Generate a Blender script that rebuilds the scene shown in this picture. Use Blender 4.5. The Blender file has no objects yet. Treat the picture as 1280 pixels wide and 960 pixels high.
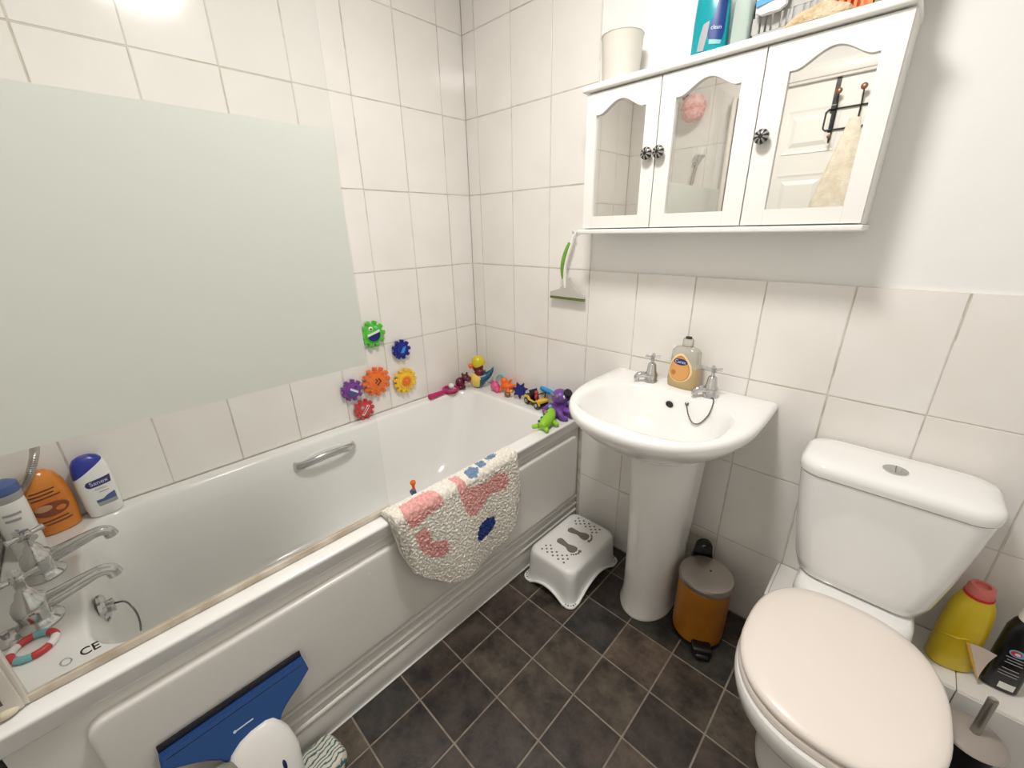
import bpy, bmesh, math, random
from mathutils import Vector, Matrix, Euler
from mathutils import noise as mnoise

scene = bpy.context.scene
COL = scene.collection
PI = math.pi
random.seed(7)

# ------------------------------------------------------------------ camera, world, exposure
cam_data = bpy.data.cameras.new('camera')
cam = bpy.data.objects.new('camera', cam_data)
COL.objects.link(cam)
cam_data.sensor_fit = 'HORIZONTAL'
cam_data.sensor_width = 36.0
cam_data.lens = 36.0 * 511.1155 / 1280.0
cam_data.clip_start = 0.02
_R = Matrix(((0.7229765, -0.2311689, 0.6510498), (0.6906618, 0.2651162, -0.6728297), (-0.0170665, 0.9360953, 0.3513323)))
cam.matrix_world = Matrix.Translation((1.57739, -1.36932, 1.34631)) @ _R.to_4x4()
scene.camera = cam

world = bpy.data.worlds.new('world')
scene.world = world
world.use_nodes = True
world.node_tree.nodes['Background'].inputs[0].default_value = (0.9, 0.95, 1.0, 1)
world.node_tree.nodes['Background'].inputs[1].default_value = 0.1

vs = scene.view_settings
vs.view_transform = 'Standard'
vs.look = 'None'
vs.gamma = 1.0
vs.use_curve_mapping = False
vs.exposure = 0.16
LAMP_STRENGTH = 84.0
LAMP_POS = (1.08, -0.86)

# ------------------------------------------------------------------ materials
def s2l(v):
    v /= 255.0
    return v / 12.92 if v <= 0.04045 else ((v + 0.055) / 1.055) ** 2.4

def rgb(r, g, b):
    return (s2l(r), s2l(g), s2l(b), 1.0)

MATS = {}
def mat(name, col, rough=0.4, metal=0.0, coat=0.0, trans=0.0, spec=0.5, sss=0.0, emit=None, estr=0.0, alpha=1.0):
    m = bpy.data.materials.new(name)
    m.use_nodes = True
    b = m.node_tree.nodes['Principled BSDF']
    b.inputs['Base Color'].default_value = col
    b.inputs['Roughness'].default_value = rough
    b.inputs['Metallic'].default_value = metal
    b.inputs['Coat Weight'].default_value = coat
    b.inputs['Coat Roughness'].default_value = 0.08
    b.inputs['Transmission Weight'].default_value = trans
    b.inputs['Specular IOR Level'].default_value = spec
    if emit:
        b.inputs['Emission Color'].default_value = emit
        b.inputs['Emission Strength'].default_value = estr
    MATS[name] = m
    return m

def nodes(m):
    return m.node_tree.nodes, m.node_tree.links, m.node_tree.nodes['Principled BSDF']

def add_noise(m, c1, c2, scale=6.0, detail=4.0, bump=0.0, bscale=None, lo=0.35, hi=0.65, coord='Object', rnd=0.0):
    """colour ramp noise between two colours plus optional bump"""
    N, L, B = nodes(m)
    tc = N.new('ShaderNodeTexCoord')
    vec = tc.outputs[coord]
    if rnd:
        oi = N.new('ShaderNodeObjectInfo')
        mul = N.new('ShaderNodeVectorMath'); mul.operation = 'SCALE'
        comb = N.new('ShaderNodeCombineXYZ')
        for k in range(3): L.new(oi.outputs['Random'], comb.inputs[k])
        L.new(comb.outputs[0], mul.inputs[0]); mul.inputs['Scale'].default_value = rnd
        ad = N.new('ShaderNodeVectorMath'); ad.operation = 'ADD'
        L.new(vec, ad.inputs[0]); L.new(mul.outputs[0], ad.inputs[1])
        vec = ad.outputs[0]
    if c1 is not None:
        nz = N.new('ShaderNodeTexNoise'); nz.inputs['Scale'].default_value = scale; nz.inputs['Detail'].default_value = detail
        L.new(vec, nz.inputs['Vector'])
        cr = N.new('ShaderNodeValToRGB')
        cr.color_ramp.elements[0].position = lo; cr.color_ramp.elements[0].color = c1
        cr.color_ramp.elements[1].position = hi; cr.color_ramp.elements[1].color = c2
        L.new(nz.outputs['Fac'], cr.inputs['Fac'])
        L.new(cr.outputs['Color'], B.inputs['Base Color'])
    if bump:
        nb = N.new('ShaderNodeTexNoise'); nb.inputs['Scale'].default_value = bscale or scale; nb.inputs['Detail'].default_value = 2.0
        L.new(vec, nb.inputs['Vector'])
        bp = N.new('ShaderNodeBump'); bp.inputs['Strength'].default_value = bump; bp.inputs['Distance'].default_value = 0.01
        L.new(nb.outputs['Fac'], bp.inputs['Height'])
        L.new(bp.outputs['Normal'], B.inputs['Normal'])
    return m

mat('paint', rgb(241, 240, 237), 0.75)
add_noise(MATS['paint'], None, None, 60, 2, bump=0.04, bscale=90)
mat('ceiling_paint', rgb(244, 243, 240), 0.85)
add_noise(MATS['ceiling_paint'], None, None, 60, 2, bump=0.03, bscale=70)
mat('wall_tile', rgb(233, 228, 219), 0.12, coat=0.25)
add_noise(MATS['wall_tile'], rgb(238, 234, 228), rgb(242, 239, 234), 5, 2, bump=0.035, bscale=14, rnd=20.0)
mat('grout', rgb(200, 192, 178), 0.85)
add_noise(MATS['grout'], rgb(196, 188, 174), rgb(218, 212, 200), 25, 3)
mat('floor_grout', rgb(126, 116, 102), 0.8)
add_noise(MATS['floor_grout'], rgb(124, 114, 102), rgb(150, 140, 126), 30, 3)
mat('acrylic', rgb(241, 240, 237), 0.14, coat=0.3)
mat('panel_plastic', rgb(234, 231, 225), 0.25, coat=0.1)
mat('ceramic', rgb(243, 242, 239), 0.08, coat=0.4)
mat('cistern_ceramic', rgb(242, 242, 240), 0.1, coat=0.4)
mat('seat_plastic', rgb(243, 233, 224), 0.3, coat=0.1)
mat('chrome', rgb(196, 197, 197), 0.17, metal=1.0)
mat('brushed_steel', rgb(182, 178, 172), 0.3, metal=1.0)
mat('dark_chrome', rgb(120, 120, 120), 0.2, metal=1.0)
mat('black_plastic', rgb(18, 17, 18), 0.35)
mat('rubber', rgb(30, 28, 27), 0.6)
mat('cabinet_white', rgb(240, 239, 234), 0.35)
add_noise(MATS['cabinet_white'], None, None, 40, 2, bump=0.02, bscale=60)
mat('mirror', rgb(230, 229, 225), 0.015, metal=1.0)
mat('white_plastic', rgb(240, 239, 236), 0.3)
mat('grey_print', rgb(122, 116, 108), 0.5)
mat('mustard', rgb(176, 112, 22), 0.38)
add_noise(MATS['mustard'], rgb(168, 104, 18), rgb(186, 120, 28), 8, 3)
mat('bin_lid', rgb(186, 178, 170), 0.33, metal=0.85)
mat('seal', rgb(176, 158, 134), 0.35)
add_noise(MATS['seal'], rgb(178, 160, 136), rgb(214, 204, 188), 14, 3)
mat('limescale', rgb(196, 180, 140), 0.7)
add_noise(MATS['limescale'], rgb(160, 130, 84), rgb(214, 204, 180), 30, 4, bump=0.3, bscale=60)
mat('door_white', rgb(241, 239, 233), 0.4)
mat('towel', rgb(226, 212, 184), 0.95)
add_noise(MATS['towel'], rgb(230, 218, 194), rgb(242, 234, 216), 30, 3, bump=0.5, bscale=220)
mat('pink_puff', rgb(240, 176, 168), 0.8)
add_noise(MATS['pink_puff'], rgb(234, 160, 154), rgb(248, 204, 196), 40, 3, bump=0.6, bscale=80)
mat('dark_purple', rgb(92, 40, 62), 0.7)
mat('copper', rgb(150, 106, 84), 0.35, metal=0.6)
mat('recess', rgb(118, 118, 96), 0.5)
add_noise(MATS['recess'], rgb(112, 114, 94), rgb(138, 138, 116), 12, 3)
mat('trim_grey', rgb(226, 218, 206), 0.35)
mat('shadow_gap', rgb(34, 31, 29), 0.8)

# toys and packaging
for n, c, r in (('toy_green', (88, 196, 62), .35), ('toy_blue', (26, 38, 140), .35), ('toy_orange', (238, 118, 48), .35),
                ('toy_yellow', (244, 200, 52), .35), ('toy_purple', (126, 62, 152), .35), ('toy_red', (202, 50, 52), .35),
                ('toy_magenta', (190, 30, 104), .35), ('toy_maroon', (92, 18, 46), .3), ('duck_yellow', (214, 196, 40), .25),
                ('duck_cream', (240, 206, 108), .35), ('duck_teal', (24, 92, 118), .3), ('duck_brown', (104, 16, 36), .3),
                ('toy_pink', (220, 92, 142), .35), ('toy_aqua', (120, 186, 190), .35), ('toy_navy', (24, 36, 112), .4),
                ('toy_amber', (240, 192, 60), .35), ('toy_black', (22, 20, 22), .35), ('toy_sky', (46, 150, 220), .35),
                ('octo_purple', (118, 74, 160), .32), ('octo_spot', (140, 128, 120), .45), ('croc_green', (146, 206, 40), .35),
                ('croc_blue', (30, 92, 120), .4), ('toy_white', (238, 236, 232), .35), ('toy_bright_orange', (246, 110, 24), .4),
                ('toy_steel_blue', (44, 92, 138), .4), ('toy_mint', (120, 214, 170), .35), ('toy_teal', (130, 190, 188), .4),
                ('label_navy', (42, 40, 106), .4), ('cap_blue', (22, 42, 150), .28), ('bottle_white', (240, 240, 236), .28),
                ('label_blue', (70, 94, 150), .4), ('label_grey', (160, 160, 162), .4), ('ink', (40, 40, 44), .5),
                ('gel_orange', (214, 124, 32), .2), ('label_brown', (128, 62, 24), .4), ('label_tan', (196, 150, 112), .4),
                ('label_dark', (84, 50, 20), .4), ('soap_label', (240, 214, 162), .4), ('soap_orange', (222, 164, 96), .4),
                ('soap_brown', (190, 122, 56), .4), ('teal_liquid', (12, 160, 172), .15), ('label_deep_blue', (20, 56, 124), .35),
                ('basket_grey', (168, 168, 164), .45), ('sponge', (206, 184, 152), .95), ('bleach_yellow', (226, 196, 34), .3),
                ('cap_red', (206, 24, 30), .3), ('cap_rose', (222, 120, 112), .35), ('flap', (214, 200, 190), .5),
                ('flap_edge', (226, 176, 84), .5), ('black_bottle', (16, 15, 17), .25), ('vac_blue', (40, 78, 136), .35),
                ('vac_lip', (10, 12, 30), .45), ('vac_white', (232, 229, 224), .3), ('vac_tank', (150, 150, 134), .15),
                ('button_navy', (22, 26, 84), .35), ('brush_grey', (168, 158, 150), .35), ('squeegee_green', (112, 168, 50), .4),
                ('squeegee_blade', (104, 124, 56), .5), ('squeegee_clear', (214, 210, 202), .2), ('print_white', (210, 220, 240), .5),
                ('pale_mint', (206, 222, 214), .2), ('pack_blue', (60, 150, 210), .4), ('pack_white', (238, 238, 238), .4),
                ('basket_red', (190, 32, 58), .4), ('basket_orange', (244, 132, 68), .4), ('soap_clear', (236, 234, 222), .12),
                ('soap_amber', (232, 206, 150), .15), ('beaker', (244, 240, 230), .35), ('knob_dark', (34, 32, 33), .25),
                ('knob_silver', (150, 147, 143), .3), ('dark_hole', (52, 48, 44), .6), ('logo_cyan', (120, 180, 210), .4),
                ('white_wear', (222, 216, 206), .5), ('seat_stain', (190, 60, 60), .4)):
    mat(n, rgb(*c), r)
add_noise(MATS['sponge'], rgb(190, 166, 130), rgb(220, 202, 172), 40, 3, bump=0.6, bscale=150)
add_noise(MATS['bleach_yellow'], rgb(222, 190, 28), rgb(230, 204, 44), 12, 2)
add_noise(MATS['gel_orange'], rgb(206, 112, 24), rgb(222, 138, 42), 14, 3)
for n, t in (('soap_clear', 0.6), ('soap_amber', 0.4), ('beaker', 0.3), ('squeegee_clear', 0.25), ('vac_tank', 0.3), ('teal_liquid', 0.15), ('pale_mint', 0.3)):
    MATS[n].node_tree.nodes['Principled BSDF'].inputs['Transmission Weight'].default_value = t

# rug wool, three colours
def wool(name, c1, c2):
    m = mat(name, c1, 0.95, spec=0.15)
    add_noise(m, c1, c2, 130, 3, bump=0.5, bscale=260, lo=0.3, hi=0.7)
wool('wool_cream', rgb(234, 226, 210), rgb(255, 252, 244))
wool('wool_pink', rgb(226, 156, 150), rgb(250, 196, 190))
wool('wool_navy', rgb(40, 56, 116), rgb(70, 90, 160))
wool('wool_steel', rgb(104, 130, 166), rgb(140, 166, 196))

# dark stone vinyl floor tile: per-tile hue, mottled
m = mat('floor_tile', rgb(62, 54, 48), 0.42, coat=0.05)
N, L, B = nodes(m)
tc = N.new('ShaderNodeTexCoord'); oi = N.new('ShaderNodeObjectInfo')
comb = N.new('ShaderNodeCombineXYZ')
for k in range(3): L.new(oi.outputs['Random'], comb.inputs[k])
sc = N.new('ShaderNodeVectorMath'); sc.operation = 'SCALE'; sc.inputs['Scale'].default_value = 31.0
L.new(comb.outputs[0], sc.inputs[0])
ad = N.new('ShaderNodeVectorMath'); L.new(tc.outputs['Object'], ad.inputs[0]); L.new(sc.outputs[0], ad.inputs[1])
hue = N.new('ShaderNodeValToRGB')
els = hue.color_ramp.elements
els[0].position = 0.0; els[0].color = rgb(66, 56, 50)
els[1].position = 1.0; els[1].color = rgb(76, 66, 58)
for p_, c_ in ((0.2, (52, 45, 42)), (0.36, (80, 72, 62)), (0.5, (54, 52, 49)), (0.64, (60, 50, 47)), (0.8, (84, 72, 62)), (0.9, (54, 48, 46))):
    e = els.new(p_); e.color = rgb(*c_)
L.new(oi.outputs['Random'], hue.inputs['Fac'])
n1 = N.new('ShaderNodeTexNoise'); n1.inputs['Scale'].default_value = 12; n1.inputs['Detail'].default_value = 8; n1.inputs['Roughness'].default_value = 0.7
L.new(ad.outputs[0], n1.inputs['Vector'])
r1 = N.new('ShaderNodeValToRGB')
r1.color_ramp.elements[0].position = 0.36; r1.color_ramp.elements[0].color = (0.3, 0.29, 0.3, 1)
r1.color_ramp.elements[1].position = 0.66; r1.color_ramp.elements[1].color = (1.75, 1.7, 1.6, 1)
L.new(n1.outputs['Fac'], r1.inputs['Fac'])
mx = N.new('ShaderNodeMix'); mx.data_type = 'RGBA'; mx.blend_type = 'MULTIPLY'; mx.inputs['Factor'].default_value = 1.0
L.new(hue.outputs['Color'], mx.inputs['A']); L.new(r1.outputs['Color'], mx.inputs['B'])
L.new(mx.outputs['Result'], B.inputs['Base Color'])
n2 = N.new('ShaderNodeTexNoise'); n2.inputs['Scale'].default_value = 40; n2.inputs['Detail'].default_value = 5
L.new(ad.outputs[0], n2.inputs['Vector'])
bp = N.new('ShaderNodeBump'); bp.inputs['Strength'].default_value = 0.12; bp.inputs['Distance'].default_value = 0.01
L.new(n2.outputs['Fac'], bp.inputs['Height']); L.new(bp.outputs['Normal'], B.inputs['Normal'])

# patterned cleaning cloth
m = mat('patterned_cloth', rgb(220, 216, 202), 0.95)
N, L, B = nodes(m)
tc = N.new('ShaderNodeTexCoord'); wv = N.new('ShaderNodeTexWave'); wv.inputs['Scale'].default_value = 28; wv.inputs['Distortion'].default_value = 9
wv.inputs['Detail'].default_value = 3
L.new(tc.outputs['Object'], wv.inputs['Vector'])
r2 = N.new('ShaderNodeValToRGB'); r2.color_ramp.elements[0].position = 0.12; r2.color_ramp.elements[0].color = rgb(70, 112, 112)
r2.color_ramp.elements[1].position = 0.4; r2.color_ramp.elements[1].color = rgb(222, 217, 202)
L.new(wv.outputs['Fac'], r2.inputs['Fac']); L.new(r2.outputs['Color'], B.inputs['Base Color'])

# clear screen glass: transparent with fresnel gloss, faint green tint
def glass_mat(name, tint, frost=False):
    m = bpy.data.materials.new(name); m.use_nodes = True
    N = m.node_tree.nodes; L = m.node_tree.links
    N.clear()
    out = N.new('ShaderNodeOutputMaterial')
    gl = N.new('ShaderNodeBsdfGlossy'); gl.inputs['Roughness'].default_value = 0.01
    fr = N.new('ShaderNodeFresnel'); fr.inputs['IOR'].default_value = 1.3
    ge = N.new('ShaderNodeNewGeometry'); mi = N.new('ShaderNodeMix'); mi.data_type = 'FLOAT'
    mi.inputs['A'].default_value = 1.3; mi.inputs['B'].default_value = 1 / 1.3      # same gloss on the way out of the pane: no trapped light
    L.new(ge.outputs['Backfacing'], mi.inputs['Factor']); L.new(mi.outputs['Result'], fr.inputs['IOR'])
    mix = N.new('ShaderNodeMixShader')
    tr = N.new('ShaderNodeBsdfTransparent'); tr.inputs[0].default_value = tint
    L.new(fr.outputs[0], mix.inputs[0]); L.new(tr.outputs[0], mix.inputs[1]); L.new(gl.outputs[0], mix.inputs[2])
    L.new(mix.outputs[0], out.inputs[0])
    MATS[name] = m
glass_mat('clear_glass', (0.978, 0.984, 0.979, 1))
m = bpy.data.materials.new('frosted'); m.use_nodes = True; MATS['frosted'] = m
N = m.node_tree.nodes; L = m.node_tree.links; N.clear()
out = N.new('ShaderNodeOutputMaterial')
df = N.new('ShaderNodeBsdfDiffuse'); df.inputs[0].default_value = rgb(232, 235, 230)
tl = N.new('ShaderNodeBsdfTranslucent'); tl.inputs[0].default_value = rgb(237, 240, 235)
mx1 = N.new('ShaderNodeMixShader'); mx1.inputs[0].default_value = 0.45
L.new(df.outputs[0], mx1.inputs[1]); L.new(tl.outputs[0], mx1.inputs[2]); L.new(mx1.outputs[0], out.inputs[0])

# ------------------------------------------------------------------ mesh helpers
def box(x0, x1, y0, y1, z0, z1, b=0.0, seg=2):
    bm = bmesh.new()
    bmesh.ops.create_cube(bm, size=1.0)
    for v in bm.verts:
        v.co = Vector(((x0 + x1) / 2 + v.co.x * (x1 - x0), (y0 + y1) / 2 + v.co.y * (y1 - y0), (z0 + z1) / 2 + v.co.z * (z1 - z0)))
    if b > 0:
        bmesh.ops.bevel(bm, geom=list(bm.edges), offset=b, segments=seg, profile=0.5, affect='EDGES')
    return bm

def loft(loops, cap0=True, cap1=True, closed=True):
    bm = bmesh.new()
    rows = [[bm.verts.new(p) for p in lp] for lp in loops]
    n = len(rows[0])
    for a, b in zip(rows, rows[1:]):
        for i in range(n if closed else n - 1):
            j = (i + 1) % n
            bm.faces.new((a[i], a[j], b[j], b[i]))
    if cap0: bm.faces.new(list(reversed(rows[0])))
    if cap1: bm.faces.new(rows[-1])
    bmesh.ops.recalc_face_normals(bm, faces=bm.faces)
    return bm

def lathe(prof, n=28, c=(0, 0, 0), a0=0.0):
    loops = []
    for r, z in prof:
        loops.append([(c[0] + max(r, 1e-5) * math.cos(a0 + 2 * PI * i / n), c[1] + max(r, 1e-5) * math.sin(a0 + 2 * PI * i / n), c[2] + z) for i in range(n)])
    return loft(loops)

def tube(pts, r, n=10, closed=False, cap=True):
    pts = [Vector(p) for p in pts]
    m = len(pts)
    rs = r if isinstance(r, (list, tuple)) else [r] * m
    tang = []
    for i in range(m):
        if closed: t = pts[(i + 1) % m] - pts[i - 1]
        else: t = pts[min(i + 1, m - 1)] - pts[max(i - 1, 0)]
        tang.append(t.normalized())
    up = Vector((0, 0, 1)) if abs(tang[0].z) < 0.9 else Vector((1, 0, 0))
    u = tang[0].cross(up).normalized()
    loops = []
    for i in range(m):
        t = tang[i]
        u = (u - t * u.dot(t)).normalized()
        w = t.cross(u)
        loops.append([pts[i] + (u * math.cos(2 * PI * k / n) + w * math.sin(2 * PI * k / n)) * rs[i] for k in range(n)])
    if closed:
        loops.append(loops[0])
        bm = loft(loops, False, False)
        bmesh.ops.remove_doubles(bm, verts=bm.verts, dist=1e-7)
        return bm
    return loft(loops, cap, cap)

def ring(c, R, r, axis='Z', n=28, m=10):
    pts = []
    for i in range(n):
        a = 2 * PI * i / n
        p = (R * math.cos(a), R * math.sin(a), 0)
        if axis == 'X': p = (0, p[0], p[1])
        if axis == 'Y': p = (p[0], 0, p[1])
        pts.append(Vector(p) + Vector(c))
    return tube(pts, r, m, closed=True)

def ell(c, rx, ry=None, rz=None, n=18, m=12):
    ry = ry or rx; rz = rz or rx
    bm = bmesh.new()
    bmesh.ops.create_uvsphere(bm, u_segments=n, v_segments=m, radius=1.0)
    for v in bm.verts: v.co = Vector((c[0] + v.co.x * rx, c[1] + v.co.y * ry, c[2] + v.co.z * rz))
    return bm

def plate(outer, holes, t, z0=0.0, bev=0.0):
    """flat plate in the xy plane with holes, thickness t along z"""
    bm = bmesh.new()
    es = []
    for poly in [outer] + list(holes):
        vsx = [bm.verts.new((p[0], p[1], z0)) for p in poly]
        for i in range(len(vsx)): es.append(bm.edges.new((vsx[i], vsx[(i + 1) % len(vsx)])))
    bmesh.ops.triangle_fill(bm, use_beauty=True, use_dissolve=False, edges=es)
    ex = bmesh.ops.extrude_face_region(bm, geom=list(bm.faces))
    for v in [g for g in ex['geom'] if isinstance(g, bmesh.types.BMVert)]: v.co.z += t
    bmesh.ops.recalc_face_normals(bm, faces=bm.faces)
    return bm

def merge(*bms):
    a = bms[0]
    for b in bms[1:]:
        me = bpy.data.meshes.new('tmp'); b.to_mesh(me); b.free(); a.from_mesh(me); bpy.data.meshes.remove(me)
    return a

def xf(bm, M):
    bmesh.ops.transform(bm, matrix=M, verts=bm.verts)
    return bm

def T(x, y, z): return Matrix.Translation((x, y, z))
def RX(a): return Matrix.Rotation(a, 4, 'X')
def RY(a): return Matrix.Rotation(a, 4, 'Y')
def RZ(a): return Matrix.Rotation(a, 4, 'Z')
XZ = Matrix(((1, 0, 0, 0), (0, 0, -1, 0), (0, 1, 0, 0), (0, 0, 0, 1)))     # plate (x,y,z) -> (x,-z,y): stands up facing -y
YZ = Matrix(((0, 0, 1, 0), (1, 0, 0, 0), (0, 1, 0, 0), (0, 0, 0, 1)))      # plate (x,y,z) -> (z,x,y): stands up facing +x

def finish(bm, ang=38.0, smooth=True):
    me = bpy.data.meshes.new('mesh')
    bm.to_mesh(me); bm.free()
    if smooth:
        me.shade_smooth()
        me.set_sharp_from_angle(angle=math.radians(ang))
    return me

PM = {}
def obj(name, bm, material, parent=None, world=False, smooth=True, ang=38.0):
    """one mesh object; with world=True the mesh is given in world space and brought into the parent's frame"""
    if world and parent is not None: xf(bm, PM[parent.name].inverted())
    me = finish(bm, ang, smooth) if isinstance(bm, bmesh.types.BMesh) else bm
    o = bpy.data.objects.new(name, me)
    ms = material if isinstance(material, (list, tuple)) else [material]
    for x in ms: me.materials.append(MATS[x])
    COL.objects.link(o)
    if parent is not None: o.parent = parent
    PM[o.name] = PM[parent.name] if parent is not None else Matrix()
    return o

def tag(o, label, cat, group=None):
    o['label'] = label; o['category'] = cat
    if group: o['group'] = group
    return o

def thing(name, label, cat, loc=(0, 0, 0), rz=0.0, group=None):
    o = bpy.data.objects.new(name, None)
    o.empty_display_size = 0.05
    COL.objects.link(o)
    o.location = loc; o.rotation_euler = (0, 0, rz)
    PM[o.name] = T(*loc) @ RZ(rz)
    return tag(o, label, cat, group)

def struct(name, bm, material, parent=None, **k):
    o = obj(name, bm, material, parent, **k)
    if parent is None: o['kind'] = 'structure'
    return o

def text_bm(s, size, t=0.0006, bold=0.0):
    cu = bpy.data.curves.new('t', 'FONT'); cu.body = s; cu.size = size; cu.align_x = 'CENTER'; cu.align_y = 'CENTER'; cu.extrude = t / 2; cu.offset = bold
    o = bpy.data.objects.new('t', cu); COL.objects.link(o)
    dg = bpy.context.evaluated_depsgraph_get()
    me = bpy.data.meshes.new_from_object(o.evaluated_get(dg))
    bm = bmesh.new(); bm.from_mesh(me)
    bpy.data.objects.remove(o); bpy.data.curves.remove(cu); bpy.data.meshes.remove(me)
    return bm

def rr(x0, x1, y0, y1, r, z, n=8):
    """rounded rectangle loop, counter-clockwise"""
    pts = []
    for cx, cy, a in ((x1 - r, y1 - r, 0), (x0 + r, y1 - r, 90), (x0 + r, y0 + r, 180), (x1 - r, y0 + r, 270)):
        for k in range(n + 1):
            t = math.radians(a + 90.0 * k / n)
            pts.append((cx + r * math.cos(t), cy + r * math.sin(t), z))
    return pts

def sup(cx, cy, a, b, z, e=2.5, n=40):
    """superellipse loop"""
    pts = []
    for i in range(n):
        t = 2 * PI * i / n
        c, s = math.cos(t), math.sin(t)
        pts.append((cx + a * math.copysign(abs(c) ** (2 / e), c), cy + b * math.copysign(abs(s) ** (2 / e), s), z))
    return pts

def spline(pts, n=8):
    """Catmull-Rom through pts"""
    P = [Vector(p) for p in pts]
    P = [P[0] * 2 - P[1]] + P + [P[-1] * 2 - P[-2]]
    out = []
    for i in range(1, len(P) - 2):
        for k in range(n):
            t = k / n
            out.append(0.5 * ((2 * P[i]) + (P[i + 1] - P[i - 1]) * t + (2 * P[i - 1] - 5 * P[i] + 4 * P[i + 1] - P[i + 2]) * t * t + (3 * P[i] - P[i - 1] - 3 * P[i + 1] + P[i + 2]) * t ** 3))
    out.append(P[-2])
    return out

def inpoly(x, y, poly):
    r = False
    for i in range(len(poly)):
        x1, y1 = poly[i]; x2, y2 = poly[i - 1]
        if (y1 > y) != (y2 > y) and x < (x2 - x1) * (y - y1) / (y2 - y1) + x1: r = not r
    return r

# ------------------------------------------------------------------ room shell
RX1, RY0, RZ1 = 2.2, -1.68, 2.4           # right wall, front wall, ceiling
TT = 0.008                                 # tile thickness; tile faces lie in the planes x=0 / y=0 / y=RY0
struct('ceiling', box(-0.1, RX1 + 0.1, RY0 - 0.1, 0.1, RZ1, RZ1 + 0.08), 'ceiling_paint')
floor = struct('floor', box(-0.1, RX1 + 0.1, RY0 - 0.1, 0.1, -0.08, -0.0015), 'floor_grout')
wl = struct('wall_left', box(-0.12, -TT, RY0 - 0.1, 0.1, -0.08, RZ1), 'paint')
wb = struct('wall_back', box(-TT, RX1 + 0.1, TT, 0.12, -0.08, RZ1), 'paint')
wr = struct('wall_right', box(RX1, RX1 + 0.1, RY0 - 0.1, TT, -0.08, RZ1), 'paint')
DX0, DX1, DH = 0.80, 1.56, 2.02           # door opening
wf = struct('wall_front', merge(box(-TT, DX0, RY0 - 0.1, RY0 - TT, -0.08, RZ1), box(DX1, RX1, RY0 - 0.1, RY0 - TT, -0.08, RZ1),
                                box(DX0, DX1, RY0 - 0.1, RY0 - TT, DH, RZ1)), 'paint')

TILE = {}
def tile_mesh(w, h, t, bev, material):
    k = (round(w, 4), round(h, 4), t, material)
    if k not in TILE:
        bm = box(-w / 2, w / 2, -h / 2, h / 2, -t, 0, 0)
        bmesh.ops.bevel(bm, geom=[e for e in bm.edges if all(abs(v.co.z) < 1e-6 for v in e.verts)], offset=bev, segments=2, affect='EDGES')
        me = finish(bm, 60)
        me.materials.append(MATS[material])
        TILE[k] = me
    return TILE[k]

def lay_tile(parent, M, w, h, material='wall_tile', t=TT - 0.0005, bev=0.0016, gap=0.0019, name='tile', jit=0.0006):
    o = bpy.data.objects.new(name, tile_mesh(w - gap, h - gap, t, bev, material))
    COL.objects.link(o)
    o.parent = parent
    J = RX(random.uniform(-jit, jit)) @ RY(random.uniform(-jit, jit)) if jit else Matrix()
    o.matrix_local = M @ J
    return o

M_LEFT = Matrix(((0, 0, 1, 0), (1, 0, 0, 0), (0, 1, 0, 0), (0, 0, 0, 1)))
M_BACK = Matrix(((1, 0, 0, 0), (0, 0, -1, 0), (0, 1, 0, 0), (0, 0, 0, 1)))
M_FRONT = Matrix(((-1, 0, 0, 0), (0, 0, 1, 0), (0, 1, 0, 0), (0, 0, 0, 1)))
rows = [0.3 * k for k in range(9)]
# left wall
obj('grout', box(-TT, -0.0016, RY0 - TT, TT, 0.0, RZ1), 'grout', wl, smooth=False)
ys = [0.0, -0.1276]
while ys[-1] > RY0: ys.append(max(ys[-1] - 0.1985, RY0))
for a, b in zip(ys, ys[1:]):
    for z in rows[2:8]:
        if a - b < 0.01: continue
        lay_tile(wl, T(0, (a + b) / 2, z + 0.15) @ M_LEFT, a - b, 0.3)
# back wall: full height left of x = 0.6764, half height beyond
XS = [0.0, 0.0752] + [0.0752 + 0.2004 * k for k in range(1, 11)]
XS = [x for x in XS if x < RX1] + [RX1]
obj('grout', merge(box(0, XS[4] - 0.001, 0.0016, TT + 0.001, 0.0, RZ1), box(XS[4] - 0.001, RX1, 0.0016, TT + 0.001, 0.0, 1.198)), 'grout', wb, smooth=False)
for i, (a, b) in enumerate(zip(XS, XS[1:])):
    for z in rows[:8]:
        if b <= 0.68 and z < 0.59: continue
        if a > 0.67 and z > 1.1: continue
        if abs(a - XS[6]) < 1e-6 and z < 0.01: continue          # service opening behind the pedestal
        lay_tile(wb, T((a + b) / 2, 0, z + 0.15) @ M_BACK, b - a, 0.3)
# service opening: a thin frame round a recessed board
ax0, ax1 = XS[6], XS[7]
obj('access_frame', merge(box(ax0, ax1 - 0.002, -0.001, TT, 0.262, 0.297, 0.002), box(ax1 - 0.026, ax1 - 0.002, -0.001, TT, 0.0, 0.262, 0.002), box(ax0, ax1 - 0.026, 0.0, TT, 0.0, 0.02)), 'trim_grey', wb)
obj('access_board', box(ax0, ax1 - 0.026, 0.004, TT, 0.02, 0.258), 'recess', wb)
obj('access_shadow_gap', box(ax0, ax1 - 0.026, 0.0035, TT - 0.001, 0.256, 0.262), 'shadow_gap', wb)
# front wall beside the bath
obj('grout', box(-TT, 0.665, RY0 - TT, RY0 - 0.0016, 0.0, RZ1), 'grout', wf, smooth=False)
xs = [0.0, 0.11, 0.31, 0.51, 0.665]
for a, b in zip(xs, xs[1:]):
    for z in rows[2:8]:
        lay_tile(wf, T((a + b) / 2, RY0, z + 0.15) @ M_FRONT, b - a, 0.3)
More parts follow.
